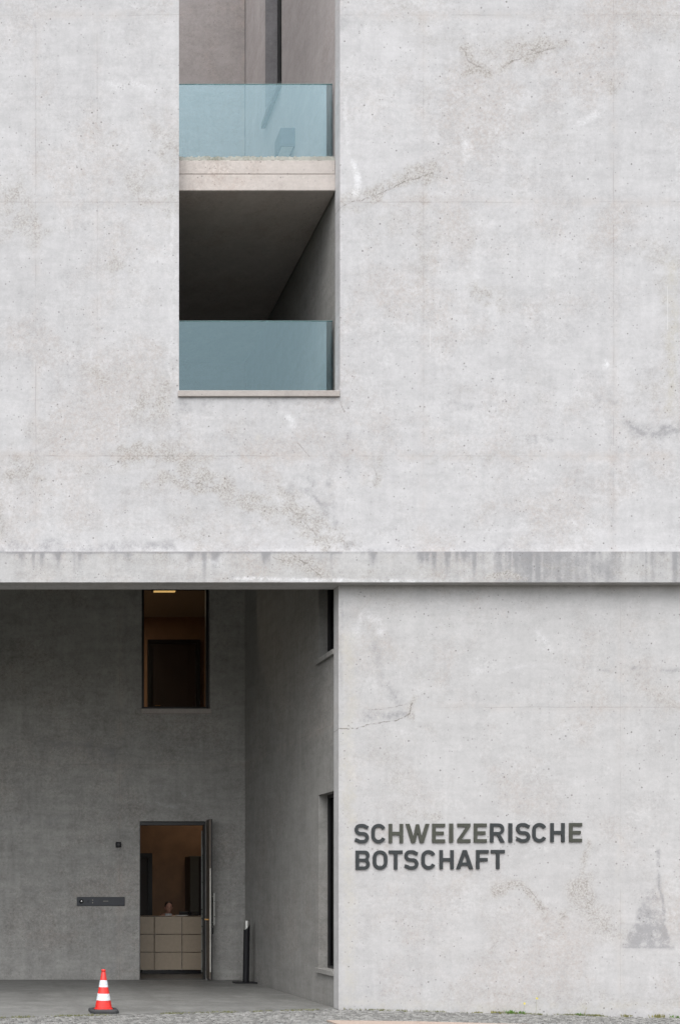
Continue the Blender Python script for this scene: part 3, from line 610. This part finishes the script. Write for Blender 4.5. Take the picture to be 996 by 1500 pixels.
# ---------------------------------------------------------------- lettering
def arc(cx, cz, rx, rz, a0, a1, n=12): return [(cx + rx * math.cos(R(a0 + (a1 - a0) * k / n)), cz + rz * math.sin(R(a0 + (a1 - a0) * k / n))) for k in range(n + 1)]
ST = 0.182                                       # stroke in cap heights
def stroke(path, w=ST):
    L = []; Rr = []; n = len(path)
    for k, (x, z) in enumerate(path):
        a = path[max(0, k - 1)]; c = path[min(n - 1, k + 1)]; d = math.hypot(c[0] - a[0], c[1] - a[1]); tx, tz = (c[0] - a[0]) / d, (c[1] - a[1]) / d
        L.append((x - tz * w / 2, z + tx * w / 2)); Rr.append((x + tz * w / 2, z - tx * w / 2))
    return [L + Rr[::-1]]
def glyph(ch, w):
    h = 1.0; s = ST
    if ch == 'H': return [[(0, 0), (s, 0), (s, .41), (w - s, .41), (w - s, 0), (w, 0), (w, 1), (w - s, 1), (w - s, .59), (s, .59), (s, 1), (0, 1)]]
    if ch == 'E': return [[(0, 0), (w, 0), (w, .18), (s, .18), (s, .41), (w * .9, .41), (w * .9, .59), (s, .59), (s, .82), (w, .82), (w, 1), (0, 1)]]
    if ch == 'F': return [[(0, 0), (s, 0), (s, .40), (w * .92, .40), (w * .92, .58), (s, .58), (s, .82), (w, .82), (w, 1), (0, 1)]]
    if ch == 'I': return [[(0, 0), (w, 0), (w, 1), (0, 1)]]
    if ch == 'T': c = w / 2; return [[(c - s / 2, 0), (c + s / 2, 0), (c + s / 2, .82), (w, .82), (w, 1), (0, 1), (0, .82), (c - s / 2, .82)]]
    if ch == 'Z': return [[(0, 0), (w, 0), (w, .18), (s * 1.22, .18), (w, .84), (w, 1), (0, 1), (0, .82), (w - s * 1.22, .82), (0, .16)]]
    if ch == 'W': m = w / 2; return [[(.24 * w, 0), (.40 * w, 0), (m, .52), (.60 * w, 0), (.76 * w, 0), (w, 1), (w - .165 * w, 1), (.67 * w, .34), (.565 * w, .98), (.435 * w, .98), (.33 * w, .34), (.165 * w, 1), (0, 1)]]
    if ch == 'A':
        m = w / 2; return [[(0, 0), (.215, 0), (.27, .18), (w - .27, .18), (w - .215, 0), (w, 0), (m + .10, 1), (m - .10, 1)], [(.325, .35), (w - .325, .35), (m, .76)]]
    if ch == 'O':
        r = w / 2; o = arc(r, .98 - r + .03, r, r, 0, 180) + arc(r, r - .01, r, r, 180, 360); q = r - s
        return [o, arc(r, .98 - r + .03, q, q, 0, 180) + arc(r, r - .01, q, q, 180, 360)]
    if ch == 'C':
        r = (w - s) / 2; c = w / 2 - .01; top = 1.01 - s / 2 - r; bot = r + s / 2 - .01
        return stroke(arc(c, top, r, r, 22, 180, 14) + arc(c, bot, r, r, 180, 338, 14))
    if ch == 'S':
        r = (1.02 - s) / 4; x0, x1 = s / 2, w - s / 2; rx = .2; zt, zb = 1.01 - s / 2, s / 2 - .01; zm = (zt + zb) / 2
        p = [(w - .045, .80)] + arc(x1 - rx - .02, zt - .24, .2, .24, 52, 90, 4) + arc(x0 + r + .005, zt - r, r, r, 90, 262, 14)[0:] 
        p += arc(x1 - r, zm - r, r, r, 78, -90, 14) + arc(x0 + rx + .02, zb + .24, .2, .24, 270, 232, 4) + [(.03, .19)]
        return stroke(p, ST * .98)
    if ch == 'B':
        r = .285; q = .225
        o = [(0, 0)] + arc(w - r, r, r, r, -90, 45, 8) + arc(w - .03 - q, 1 - q - .03, q + .01, q + .03, -45, 90, 8) + [(0, 1)]
        i1 = [(s, .17)] + arc(w - r - .0, .295, r - s, .125, -90, 90, 6) + [(s, .42)]
        i2 = [(s, .58)] + arc(w - .04 - q, .705, .07, .125, -90, 90, 6) + [(s, .83)]
        return [o, i1, i2]
    if ch == 'R':
        q = .30
        o = [(0, 0), (s, 0), (s, .37), (.36, .37), (w - .235, 0), (w, 0), (w - .235, .41)] + arc(w - q - .03, 1 - q, q, q, -50, 90, 10) + [(0, 1)]
        i1 = [(s, .55)] + arc(w - q - .03, .69, q - s + .02, .14, -90, 90, 8) + [(s, .83)]
        return [o, i1]
def letter_mesh(ch, w):
    cu = bpy.data.curves.new('letter', 'CURVE'); cu.dimensions = '2D'; cu.fill_mode = 'BOTH'; cu.extrude = .022; cu.bevel_depth = .003; cu.offset = -.003; cu.bevel_resolution = 1
    for ring in glyph(ch, w):
        sp = cu.splines.new('POLY'); sp.points.add(len(ring) - 1); sp.use_cyclic_u = True
        for p, (x, z) in zip(sp.points, ring): p.co = (x, z, 0, 1)
    o = bpy.data.objects.new('tmp', cu); COL.objects.link(o); dg = bpy.context.evaluated_depsgraph_get()
    me = bpy.data.meshes.new_from_object(o.evaluated_get(dg)); bpy.data.objects.remove(o); return me
sign = thing('lettering', (MX(685), -.03, MZ(1274)), 'dark grey raised capital letters spelling two words on the pale base wall', 'lettering')
L1 = [('S', 518.7, 539.8), ('C', 543.6, 564.8), ('H', 568.7, 589.7), ('W', 593.3, 628.2), ('E', 632.2, 651.1), ('I', 657.1, 662.9), ('Z', 669, 688.1), ('E', 693, 712), ('R', 716.7, 738.4), ('I', 743.6, 749.3), ('S', 754.5, 775.5), ('C', 778.7, 799.8), ('H', 804.9, 825.9), ('E', 832.4, 851.3)]
L2 = [('B', 520.3, 541.2), ('O', 545.4, 566.8), ('T', 568.7, 589), ('S', 591.3, 612.2), ('C', 616.6, 637.7), ('H', 642.8, 663.7), ('A', 667.2, 692.3), ('F', 696.3, 714.8), ('T', 717.8, 738.3)]
for line, base, olive in ((L1, 1235.2, {2, 3, 4, 5, 6, 7, 13}), (L2, 1274.0, set())):
    for k, (ch, a, c) in enumerate(line):
        H = MX(28) - MX(0); w = (MX(c) - MX(a)) / H; me = letter_mesh(ch, w); me.name = 'letter'
        zb = MZ(base - (a - 520) * 0.0052)
        for v in me.vertices: v.co = Vector((v.co.x * H + MX(a), -.0115 + v.co.z * H, v.co.y * H + zb)) - sign.location
        me.materials.clear(); me.materials.append(M['letters_olive' if k in olive else 'letters'])
        o = bpy.data.objects.new('letter', me); COL.objects.link(o); o.parent = sign

# ---------------------------------------------------------------- traffic cone
cx, cy = 1.868, -.47
cone = thing('traffic_cone', (cx, cy, 0), 'red traffic cone with two white bands and black rubber foot on the porch floor edge', 'traffic cone')
b = MB(); hw = .19; ch = .07
def octa(h, c): return [(-h + c, -h), (h - c, -h), (h, -h + c), (h, h - c), (h - c, h), (-h + c, h), (-h, h - c), (-h, -h + c)]
rings = [[b.b.verts.new((cx + p[0] * k, cy + p[1] * k, z)) for p in octa(hw, .05)] for k, z in ((.97, .0), (1, .012), (1, .034), (.95, .05), (.74, .056), (.7, .048))]
for r0, r1 in zip(rings[:-1], rings[1:]):
    for k in range(8): b.b.faces.new((r0[k], r0[(k + 1) % 8], r1[(k + 1) % 8], r1[k]))
b.b.faces.new(rings[0][::-1]); b.b.faces.new(rings[-1])
b.build('foot', M['rubber'], cone)
def conic(z): return .1165 + (z - .05) * (.027 - .1165) / (.545 - .05)
MB().lathe((cx, cy, 0), [(.129, .049), (.127, .056), (conic(.062), .064), (conic(.545), .545), (.024, .550), (.029, .556), (.031, .566), (.030, .576), (.025, .583), (.014, .584)]).build('body', M['red'], cone)
for z0, z1 in ((.168, .258), (.346, .438)):
    MB().lathe((cx, cy, 0), [(conic(z0) + .0005, z0 - .0005), (conic(z0) + .0022, z0), (conic(z1) + .0022, z1), (conic(z1) + .0005, z1 + .0005)]).build('reflective_band', M['cone_white'], cone)

# ---------------------------------------------------------------- porch fittings
by_ = 4.66; bx = MX(360.3, by_)
post = thing('standing_ashtray', (bx, by_, 0), 'slim black tube with slanted steel top on a flat foot in the porch corner', 'standing ashtray')
box_part('base_plate', M['black'], post, bx - .215, min(bx + .215, SX - .004), by_ - .13, by_ + .13, .001, .022, bev=.004)
b = MB(); n = 28; r = .056; lean = .018
lo = [b.b.verts.new((bx + r * math.cos(2 * math.pi * k / n), by_ + r * math.sin(2 * math.pi * k / n), .0225)) for k in range(n)]
hi = [b.b.verts.new((bx + lean + r * math.cos(2 * math.pi * k / n), by_ + r * math.sin(2 * math.pi * k / n), 1.02 + .06 * math.cos(2 * math.pi * k / n) + .02 * math.sin(2 * math.pi * k / n))) for k in range(n)]
for k in range(n): b.b.faces.new((lo[k], lo[(k + 1) % n], hi[(k + 1) % n], hi[k]))
b.b.faces.new(lo[::-1]); b.b.faces.new(hi); b.build('tube', M['black'], post, smooth=True)
b = MB(); r2 = .0535
lo = [b.b.verts.new((bx + lean + r2 * math.cos(2 * math.pi * k / n), by_ + r2 * math.sin(2 * math.pi * k / n), .99 + .06 * math.cos(2 * math.pi * k / n) + .02 * math.sin(2 * math.pi * k / n))) for k in range(n)]
hi = [b.b.verts.new((bx + lean + .002 + r2 * math.cos(2 * math.pi * k / n), by_ + r2 * math.sin(2 * math.pi * k / n), 1.125 + .008 * math.cos(2 * math.pi * k / n))) for k in range(n)]
for k in range(n): b.b.faces.new((lo[k], lo[(k + 1) % n], hi[(k + 1) % n], hi[k]))
b.b.faces.new(lo[::-1]); b.b.faces.new(hi); b.build('steel_top', M['steel'], post, smooth=True)

ix0, ix1, iz0, iz1 = MX(113, BY), MX(183, BY), MZ(1327, BY), MZ(1314, BY)
ic = thing('intercom_panel', ((ix0 + ix1) / 2, BY, iz0), 'long dark metal intercom strip with a round lens beside the entrance', 'intercom')
box_part('plate', M['panel_grey'], ic, ix0, ix1, BY - .022, BY - .001, iz0, iz1, bev=.004)
zc = (iz0 + iz1) / 2; lx_ = MX(119.5, BY)
MB().tube((lx_, BY - .0225, zc), (lx_, BY - .034, zc), .042, 24).build('camera_ring', M['black'], ic, smooth=True)
MB().sphere((lx_ + .004, BY - .036, zc + .004), (.016, .008, .016)).build('lens', M['chrome'], ic, smooth=True)
b = MB()
for k in range(3):
    for j in range(3): b.tube((MX(129.5, BY) + (k - 1) * .016, BY - .0222, zc + (j - 1) * .016), (MX(129.5, BY) + (k - 1) * .016, BY - .025, zc + (j - 1) * .016), .005, 8)
b.build('speaker_grille', M['black'], ic)
for dz in (-.025, .025): MB().tube((MX(136, BY), BY - .0222, zc + dz), (MX(136, BY), BY - .028, zc + dz), .011, 12).build('button', M['panel_light'], ic)
box_part('name_plate', M['panel_light'], ic, MX(151.5, BY), MX(159, BY), BY - .0245, BY - .0222, zc - .001, zc + .012)
box_part('cover_plate', M['panel_grey'], ic, MX(150, BY), ix1 - .012, BY - .0235, BY - .0222, iz0 + .012, zc - .006)
px0, px1, pz0, pz1 = MX(169.8, BY), MX(177.4, BY), MZ(1241.2, BY), MZ(1233.6, BY)
sb = thing('wall_sensor', ((px0 + px1) / 2, BY, pz0), 'small square black box fixed high above the intercom strip', 'sensor')
box_part('housing', M['black'], sb, px0, px1, BY - .05, BY - .001, pz0, pz1, bev=.006)
MB().tube(((px0 + px1) / 2, BY - .0505, (pz0 + pz1) / 2), ((px0 + px1) / 2, BY - .054, (pz0 + pz1) / 2), .022, 16).build('lens', M['bframe'], sb)

# box lamp on the loggia wall
q = DIST / .877 - DIST; k1 = DIST / .8613 - DIST; X1 = LX - .001; X0 = LX - .23; z1 = MZ(187, q); z0 = MZ(214, q)
wl = thing('wall_lamp', (X1, (q + k1) / 2, z0), 'blue grey box lamp on the loggia wall behind the upper glass balustrade', 'wall lamp')
b = MB(); b.box(X0, X1, q, q + .36, z0 + .03, z1, bev=.004); b.build('housing', M['lamp_box'], wl)
b = MB(); b.box(X0, X0 + .02, q, q + .36, z0, z0 + .029).box(X1 - .02, X1, q, q + .36, z0, z0 + .029).box(X0 + .02, X1 - .02, q, q + .02, z0, z0 + .029).box(X0 + .02, X1 - .02, q + .34, q + .36, z0, z0 + .029)
b.build('rim', M['lamp_box'], wl)
box_part('diffuser', plain('frosted_plate', (.5, .52, .5), .6), wl, X0 + .021, X1 - .021, q + .021, q + .339, z0 + .012, z0 + .028)

# ---------------------------------------------------------------- indoors
dy = 7.19; dx0 = MX(205, dy); dx1 = dx0 + 1.86; dz0, dz1 = .065, MZ(1342.5, dy)
desk = thing('reception_desk', ((dx0 + dx1) / 2, dy, 0), 'beige panelled reception desk with chrome joints inside the entrance door', 'desk')
xs = [dx0, MX(226.5, dy), MX(267, dy), MX(308, dy), dx1]; hrow = (dz1 - dz0) / 3; g = .008
for i in range(4):
    for j in range(3): box_part('panel', M['desk'], desk, xs[i] + g, xs[i + 1] - g, dy, dy + .02, dz0 + j * hrow + g, dz0 + (j + 1) * hrow - g, bev=.003)
b = MB()
for x in xs: b.tube((x, dy + .014, dz0), (x, dy + .014, dz1), .008, 8)
for j in range(4): b.tube((dx0, dy + .014, dz0 + j * hrow), (dx1, dy + .014, dz0 + j * hrow), .008, 8)
for x in xs:
    for j in range(4): b.sphere((x, dy + .010, dz0 + j * hrow), .014, 10)
b.build('chrome_frame', M['chrome'], desk, smooth=True)
box_part('carcass', M['bframe'], desk, dx0 + .01, dx1 - .01, dy + .03, dy + .3, dz0, dz1 - .012)
box_part('counter_top', M['desk'], desk, dx0, dx1, dy + .022, dy + .34, dz1 - .010, dz1 + .010, bev=.003)
box_part('work_top', M['desk'], desk, dx0, dx1, dy + .345, dy + 1.0, .82, .85, bev=.003)
box_part('side_panel', M['desk'], desk, dx0, dx0 + .025, dy + .345, dy + 1.0, .001, .818)
box_part('side_panel', M['desk'], desk, dx1 - .025, dx1, dy + .345, dy + 1.0, .001, .818)
box_part('plinth', M['bframe'], desk, dx0 + .05, dx1 - .05, dy + .05, dy + .28, .001, dz0 - .001)
# screen, telephone, paper on the counter
sy = dy + .55; sx = MX(277, sy)
mo = thing('computer_monitor', (sx, sy, .851), 'low dark computer monitor standing on the desk beside the seated person', 'monitor')
box_part('screen', M['bframe'], mo, sx - .2, sx + .2, sy - .02, sy + .015, .98, MZ(1335, sy), bev=.006)
box_part('stand', M['bframe'], mo, sx - .03, sx + .03, sy + .016, sy + .04, .865, 1.1); box_part('foot', M['bframe'], mo, sx - .12, sx + .12, sy - .08, sy + .1, .852, .864)
ty = dy + .16; tx = MX(283, ty); tz = dz1 + .011
ph = thing('telephone', (tx, ty, tz), 'dark desk telephone on the reception counter', 'telephone')
b = MB(); v8 = [(-.09, -.1, 0), (.09, -.1, 0), (.09, .1, 0), (-.09, .1, 0), (-.09, -.1, .025), (.09, -.1, .025), (.09, .1, .065), (-.09, .1, .065)]
vv = [b.b.verts.new((tx + p[0], ty + p[1], tz + p[2])) for p in v8]
for f in ((0, 1, 2, 3), (4, 5, 6, 7), (0, 1, 5, 4), (1, 2, 6, 5), (2, 3, 7, 6), (3, 0, 4, 7)): b.b.faces.new([vv[i] for i in f])
b.build('base', M['black'], ph)
b = MB(); b.tube((tx - .06, ty - .07, tz + .06), (tx - .06, ty + .08, tz + .09), .018, 10).sphere((tx - .06, ty - .075, tz + .05), (.026, .026, .022)).sphere((tx - .06, ty + .085, tz + .08), (.026, .026, .022)); b.build('handset', M['black'], ph, smooth=True)
py_ = dy + .15; pxx = MX(266, py_)
pp = MB(); rg = random.Random(2)
for k in range(5): pp.box(pxx - .11 + rg.uniform(-.004, .004), pxx + .11, py_ - .1, py_ + .1 + rg.uniform(-.004, .004), tz + .0012 + k * .003, tz + .0038 + k * .003)
tag(pp.build('paper_stack', M['paper']), 'thin white paper stack lying on the reception counter', 'paper')
# open cabinet
cyb = 9.0; cb0, cb1 = MX(279, cyb), MX(330, cyb)
cab = thing('tall_cabinet', ((cb0 + cb1) / 2, cyb, 0), 'tall dark cabinet standing against the brown lobby wall', 'cabinet')
box_part('carcass', plain('grey_green_laminate', (.085, .08, .065), .5), cab, cb0, cb1, cyb + .022, 9.59, .08, MZ(1254, cyb), bev=.004)
box_part('cabinet_door', M['wood_dark'], cab, cb0 + .19, cb1 - .01, cyb, cyb + .02, .1, MZ(1254, cyb) - .02)
box_part('plinth', M['black'], cab, cb0 + .03, cb1 - .03, cyb + .05, 9.58, .001, .079)
# ceiling lamps
ly = 8.0
cl = thing('ceiling_lamp', (MX(241, ly), ly, 7.93), 'glowing warm ceiling lamp seen through the upper porch window', 'ceiling lamp')
box_part('housing', M['steel'], cl, MX(222, ly), MX(260, ly), ly - .08, ly + .08, 7.94, 7.999, bev=.004)
box_part('diffuser', M['lamp'], cl, MX(225.5, ly), MX(257, ly), ly - .045, ly + .045, 7.925, 7.939, bev=.006)

def room_lamp(x, y, z, e, label):
    c = thing('ceiling_lamp', (x, y, z - .07), label, 'ceiling lamp')
    box_part('housing', M['steel'], c, x - .19, x + .19, y - .14, y + .14, z - .06, z - .001, bev=.004)
    box_part('diffuser', M['lamp'], c, x - .17, x + .17, y - .12, y + .12, z - .075, z - .061, bev=.004)
    l = bpy.data.lights.new('lamp_light', 'AREA'); l.energy = e; l.size = .34; l.color = (1, .84, .66)
    o = bpy.data.objects.new('lamp_light', l); COL.objects.link(o); o.parent = c; o.location = (0, 0, -.02)
room_lamp(2.5, 8.2, 8.0, 32, 'added warm lamp out of view that brightens the upper room')  # added unseen lamp, lifts the brightness of the upper room
room_lamp(5.2, 8.4, 4.6, 4, 'warm lobby ceiling lamp above the reception desk')

# ---------------------------------------------------------------- the receptionist
hx, hy = MX(246.5, 7.9), 7.9
SK = {}; SE = []; SR = {}
def J(n, x, y, z, r, p=None):
    SK[n] = (hx + x, hy + y, z); SR[n] = r
    if p: SE.append((p, n))
J('pelvis', -.02, .14, .66, .15); J('waist', -.02, .11, .80, .135, 'pelvis'); J('chest', -.02, .05, .98, .155, 'waist'); J('collar', -.01, .02, 1.10, .09, 'chest'); J('neck', 0, -.01, 1.165, .055, 'collar'); J('skull', 0, -.035, 1.22, .055, 'neck')
for s, nm in ((-1, 'a'), (1, 'b')):
    J('sh' + nm, s * .185 - .01, .04, 1.075, .062, 'collar'); J('el' + nm, s * .25, -.06, .875, .045, 'sh' + nm); J('wr' + nm, s * .12, -.24, .885, .03, 'el' + nm); J('pa' + nm, s * .085, -.31, .885, .028, 'wr' + nm)
    for f in range(4): J(f'f{f}{nm}', s * (.115 - f * .024), -.372, .888, .0105, 'pa' + nm); J(f'g{f}{nm}', s * (.112 - f * .023), -.40 - .006 * (f in (1, 2)), .868, .009, f'f{f}{nm}')
    J('th' + nm, s * .04, -.32, .885, .011, 'pa' + nm); J('ti' + nm, s * .03, -.35, .875, .010, 'th' + nm)
    J('hi' + nm, s * .09, .08, .64, .09, 'pelvis'); J('kn' + nm, s * .12, -.30, .62, .062, 'hi' + nm); J('an' + nm, s * .12, -.27, .27, .042, 'kn' + nm); J('to' + nm, s * .13, -.40, .24, .035, 'an' + nm)
def skinned(names, grow, res=2):
    me = bpy.data.meshes.new('tmp'); ix = {n: i for i, n in enumerate(names)}
    me.from_pydata([SK[n] for n in names], [(ix[a], ix[c]) for a, c in SE if a in ix and c in ix], [])
    o = bpy.data.objects.new('tmp', me); COL.objects.link(o); md = o.modifiers.new('skin', 'SKIN'); md.use_smooth_shade = True
    for i, n in enumerate(names):
        d = me.skin_vertices[0].data[i]; d.radius = (SR[n] + grow, (SR[n] + grow) * (.78 if n in ('pelvis', 'waist', 'chest') else 1)); d.use_root = (i == 0)
    sm = o.modifiers.new('sub', 'SUBSURF'); sm.levels = res; sm.render_levels = res
    r = bpy.data.meshes.new_from_object(o.evaluated_get(bpy.context.evaluated_depsgraph_get())); bpy.data.objects.remove(o); return r
def fuse(me, extra, voxel):
    b = bmesh.new(); b.from_mesh(me)
    if extra: m2 = bpy.data.meshes.new('tmp'); extra.b.to_mesh(m2); b.from_mesh(m2)
    m = bpy.data.meshes.new('tmp'); b.to_mesh(m); b.free()
    o = bpy.data.objects.new('tmp', m); COL.objects.link(o); rm = o.modifiers.new('r', 'REMESH'); rm.mode = 'VOXEL'; rm.voxel_size = voxel; rm.use_smooth_shade = True
    r = bpy.data.meshes.new_from_object(o.evaluated_get(bpy.context.evaluated_depsgraph_get())); bpy.data.objects.remove(o); return r
def link(name, me, mat, parent, smooth=True):
    off = root_loc(parent)
    for v in me.vertices: v.co -= off
    me.materials.clear(); me.materials.append(mat); me.name = name
    me.polygons.foreach_set('use_smooth', [smooth] * len(me.polygons))
    o = bpy.data.objects.new(name, me); COL.objects.link(o); o.parent = parent; return o
per = thing('person', (hx, hy + .14, .55), 'seated person in dark jacket looking down behind the reception desk', 'person')
hd = MB(); hc = Vector((hx + .005, hy - .055, 1.302))
hd.sphere(hc, (.076, .096, .110), 20).sphere(hc + Vector((0, -.03, -.05)), (.058, .062, .062), 16)
hd.sphere(hc + Vector((.004, -.098, -.018)), (.013, .019, .024), 10).sphere(hc + Vector((0, -.088, -.062)), (.024, .012, .008), 10).sphere(hc + Vector((0, -.078, -.092)), (.024, .02, .016), 10)
for s in (-1, 1): hd.sphere(hc + Vector((s * .078, .01, -.02)), (.012, .02, .032), 10).sphere(hc + Vector((s * .03, -.088, .022)), (.022, .012, .007), 8)
body = link('body', fuse(skinned(list(SK), 0), hd, .008), M['skin'], per)
b = MB(); b.sphere(hc + Vector((0, .018, .022)), (.084, .094, .104), 24)
bmesh.ops.delete(b.b, geom=[v for v in b.b.verts if (v.co.y < hc.y - .05 and v.co.z < hc.z + .046) or v.co.z < hc.z - .055], context='VERTS')
rg = random.Random(4)
for v in b.b.verts: v.co += Vector((rg.uniform(-.004, .004), rg.uniform(-.004, .004), rg.uniform(-.004, .005)))
bmesh.ops.solidify(b.b, geom=b.b.faces[:], thickness=.006); b.build('hair', M['hair'], per, True)
for s in (-1, 1): MB().sphere(hc + Vector((s * .03, -.086, .004)), (.011, .007, .006), 10).build('eye', M['hair'], per, True)
tor = ['chest', 'waist', 'pelvis', 'collar', 'sha', 'ela', 'wra', 'shb', 'elb', 'wrb']
link('jacket', skinned(tor, .02), M['jacket'], per)
link('trousers', skinned(['pelvis', 'hia', 'kna', 'ana', 'hib', 'knb', 'anb'], .016), M['jacket'], per)
b = MB(); q = Vector((hx, hy - .02, 1.125)); b.lathe(q, [(.078, -.01), (.076, .02), (.066, .045), (.060, .045), (.062, .0)], 20); b.build('shirt_collar', M['shirt'], per, True)
per.location.z += .03
st = thing('office_chair', (hx - .02, hy + .16, 0), 'dark padded swivel chair under the seated receptionist', 'chair')
qx, qy = hx - .02, hy + .16
box_part('seat', M['jacket'], st, qx - .23, qx + .23, qy - .25, qy + .22, .46, .53, bev=.03); box_part('backrest', M['jacket'], st, qx - .2, qx + .2, qy + .24, qy + .3, .62, 1.02, bev=.025)
MB().tube((qx, qy, .09), (qx, qy, .458), .028, 12).build('column', M['steel'], st, smooth=True)
b = MB(); b.tube((qx, qy + .2, .44), (qx, qy + .315, .50), .018, 8).tube((qx, qy + .315, .50), (qx, qy + .315, .8), .018, 8); b.build('back_support', M['steel'], st)
for k in range(5):
    a = k * R(72); b = MB(); b.tube((qx + .03 * math.cos(a), qy + .03 * math.sin(a), .10), (qx + .28 * math.cos(a), qy + .28 * math.sin(a), .075), .018, 8).sphere((qx + .28 * math.cos(a), qy + .28 * math.sin(a), .032), .031, 10); b.build('leg', M['black'], st)

# ---------------------------------------------------------------- weeds at the foot of the wall
def weed(px, size, mat, label, name='weed', seed=0, spread=1.0):
    rg = random.Random(seed); x = MX(px); y = -.035; z = street_z(x) - .02; b = MB()
    for k in range(int(26 * spread) + 8):
        a = rg.uniform(0, 2 * math.pi); bx_ = x + rg.gauss(0, .035 * spread); by2 = y - abs(rg.gauss(0, .012)); L = size * rg.uniform(.5, 1.1); out = L * rg.uniform(.2, .8); w = rg.uniform(.005, .011)
        tip = Vector((bx_ + out * math.cos(a), min(-.006, by2 + out * math.sin(a) * .5), z + L)); mid = Vector((bx_, by2, z)).lerp(tip, .55) + Vector((0, 0, L * .12)); p = Vector((-math.sin(a), math.cos(a) * .4, 0)) * w
        v0 = b.b.verts.new((bx_, by2, z)); v1 = b.b.verts.new(mid + p); v2 = b.b.verts.new(tip); v3 = b.b.verts.new(mid - p); b.b.faces.new((v0, v1, v2, v3))
    return tag(b.build(name, mat), label, 'weed', 'weeds along the foot of the wall')
WEEDS = [(698, .045, 'weed_dry', 'sparse yellowish weed tuft, first of the weeds from the porch corner', 1.0), (724, .06, 'weed_dry', 'thin straggly weed just before the brightest green tuft', 1.2), (745, .075, 'weed', 'brightest and fullest green weed tuft near the yellow flowers', 1.2),
         (761, .065, 'weed', 'green weed tuft directly under the lower yellow flower', .8), (845, .06, 'weed', 'green weed tuft leaning on a bare dry stalk', .9), (871, .045, 'weed_dry', 'low dry weed just past the tuft with the bare stalk', .8),
         (914, .06, 'weed_dry', 'dry upright weed midway along the farther stretch of base wall', 1.0), (960, .07, 'weed_dry', 'broad mixed weed patch before the two round green tufts', 1.4), (981, .06, 'weed', 'round green tuft nearer the broad mixed patch', .45), (989, .055, 'weed', 'round green tuft at the very end of the row', .4)]
for k, (p, s, m, l, sp) in enumerate(WEEDS): weed(p, s, M[m], l, seed=k, spread=sp)
# low moss and grass growing in the joint between setts, wall and porch floor
b = MB(); rg = random.Random(12)
for k in range(1500):
    if rg.random() < .66: x = MX(rg.choice((rg.uniform(500, 1000), rg.uniform(690, 1000), rg.uniform(835, 1000)))); y = -.012 - abs(rg.gauss(0, .03)); g0 = street_z(x) - .02
    else: x = rg.uniform(.3, 5.15); y = apron_y(x) - .03 - abs(rg.gauss(0, .035)); g0 = -.02
    if vnoise(np.array([x * 4.0]), np.array([2.0]), 5)[0] < rg.uniform(.25, .75): continue
    for q in range(4):
        a = rg.uniform(0, 6.28); L = rg.uniform(.012, .04); w = rg.uniform(.003, .007); bx_ = x + rg.gauss(0, .012); by2 = min(-.006, y + rg.gauss(0, .006))
        b.b.faces.new([b.b.verts.new(v) for v in ((bx_ - w, by2, g0), (bx_ + w, by2, g0), (bx_ + L * .6 * math.cos(a), min(-.004, by2 + L * .4 * math.sin(a)), g0 + .012 + L))])
t = NT('moss'); gi = t.n('NewGeometry').outputs['Random Per Island']; t.put(t.p.inputs['Base Color'], t.mix(gi, (0.07, 0.09, 0.02), (0.19, 0.18, 0.09))); t.p.inputs['Roughness'].default_value = .8
tag(b.build('grass', t.m), kind='stuff')
def flower(px, py, label, seed):
    x = MX(px); y = -.06; z = MZ(py, y); zb = street_z(x) - .01; f = thing('wild_flower', (x, y, zb), label, 'flower', 'yellow flowers by the wall')
    b = MB(); b.tube((x - .015, y, zb), (x - .004, y, (z + zb) / 2), .0022, 6).tube((x - .004, y, (z + zb) / 2), (x, y, z), .0020, 6); b.build('stem', plain('pale_stem', (.3, .3, .22), .7), f)
    b = MB(); rg = random.Random(seed)
    for k in range(16):
        a = k * 2 * math.pi / 16; L = .017 * rg.uniform(.8, 1.1); u = Vector((math.cos(a), -.35, math.sin(a))); s = Vector((-math.sin(a), 0, math.cos(a))) * .006; c = Vector((x, y, z))
        b.quad(c, c + u * L * .6 + s, c + u * L, c + u * L * .6 - s)
    b.build('petals', M['petal'], f); MB().sphere((x, y - .006, z), .006, 8).build('flower_centre', M['petal'], f)
flower(764.5, 1470, 'lower of the two small yellow flowers on thin stems before the wall', 1)
flower(782.5, 1462.5, 'taller of the two small yellow flowers on thin stems before the wall', 2)
x = MX(853); MB_ = MB().tube((x, -.03, street_z(x) - .02), (x + .02, -.02, street_z(x) + .05), .003, 6).tube((x + .02, -.02, street_z(x) + .05), (x + .045, -.02, street_z(x) + .11), .002, 6)
tag(MB_.build('dry_stalk', M['weed_dry']), 'bare dry stalk sticking up beside a green weed tuft', 'dry stalk')
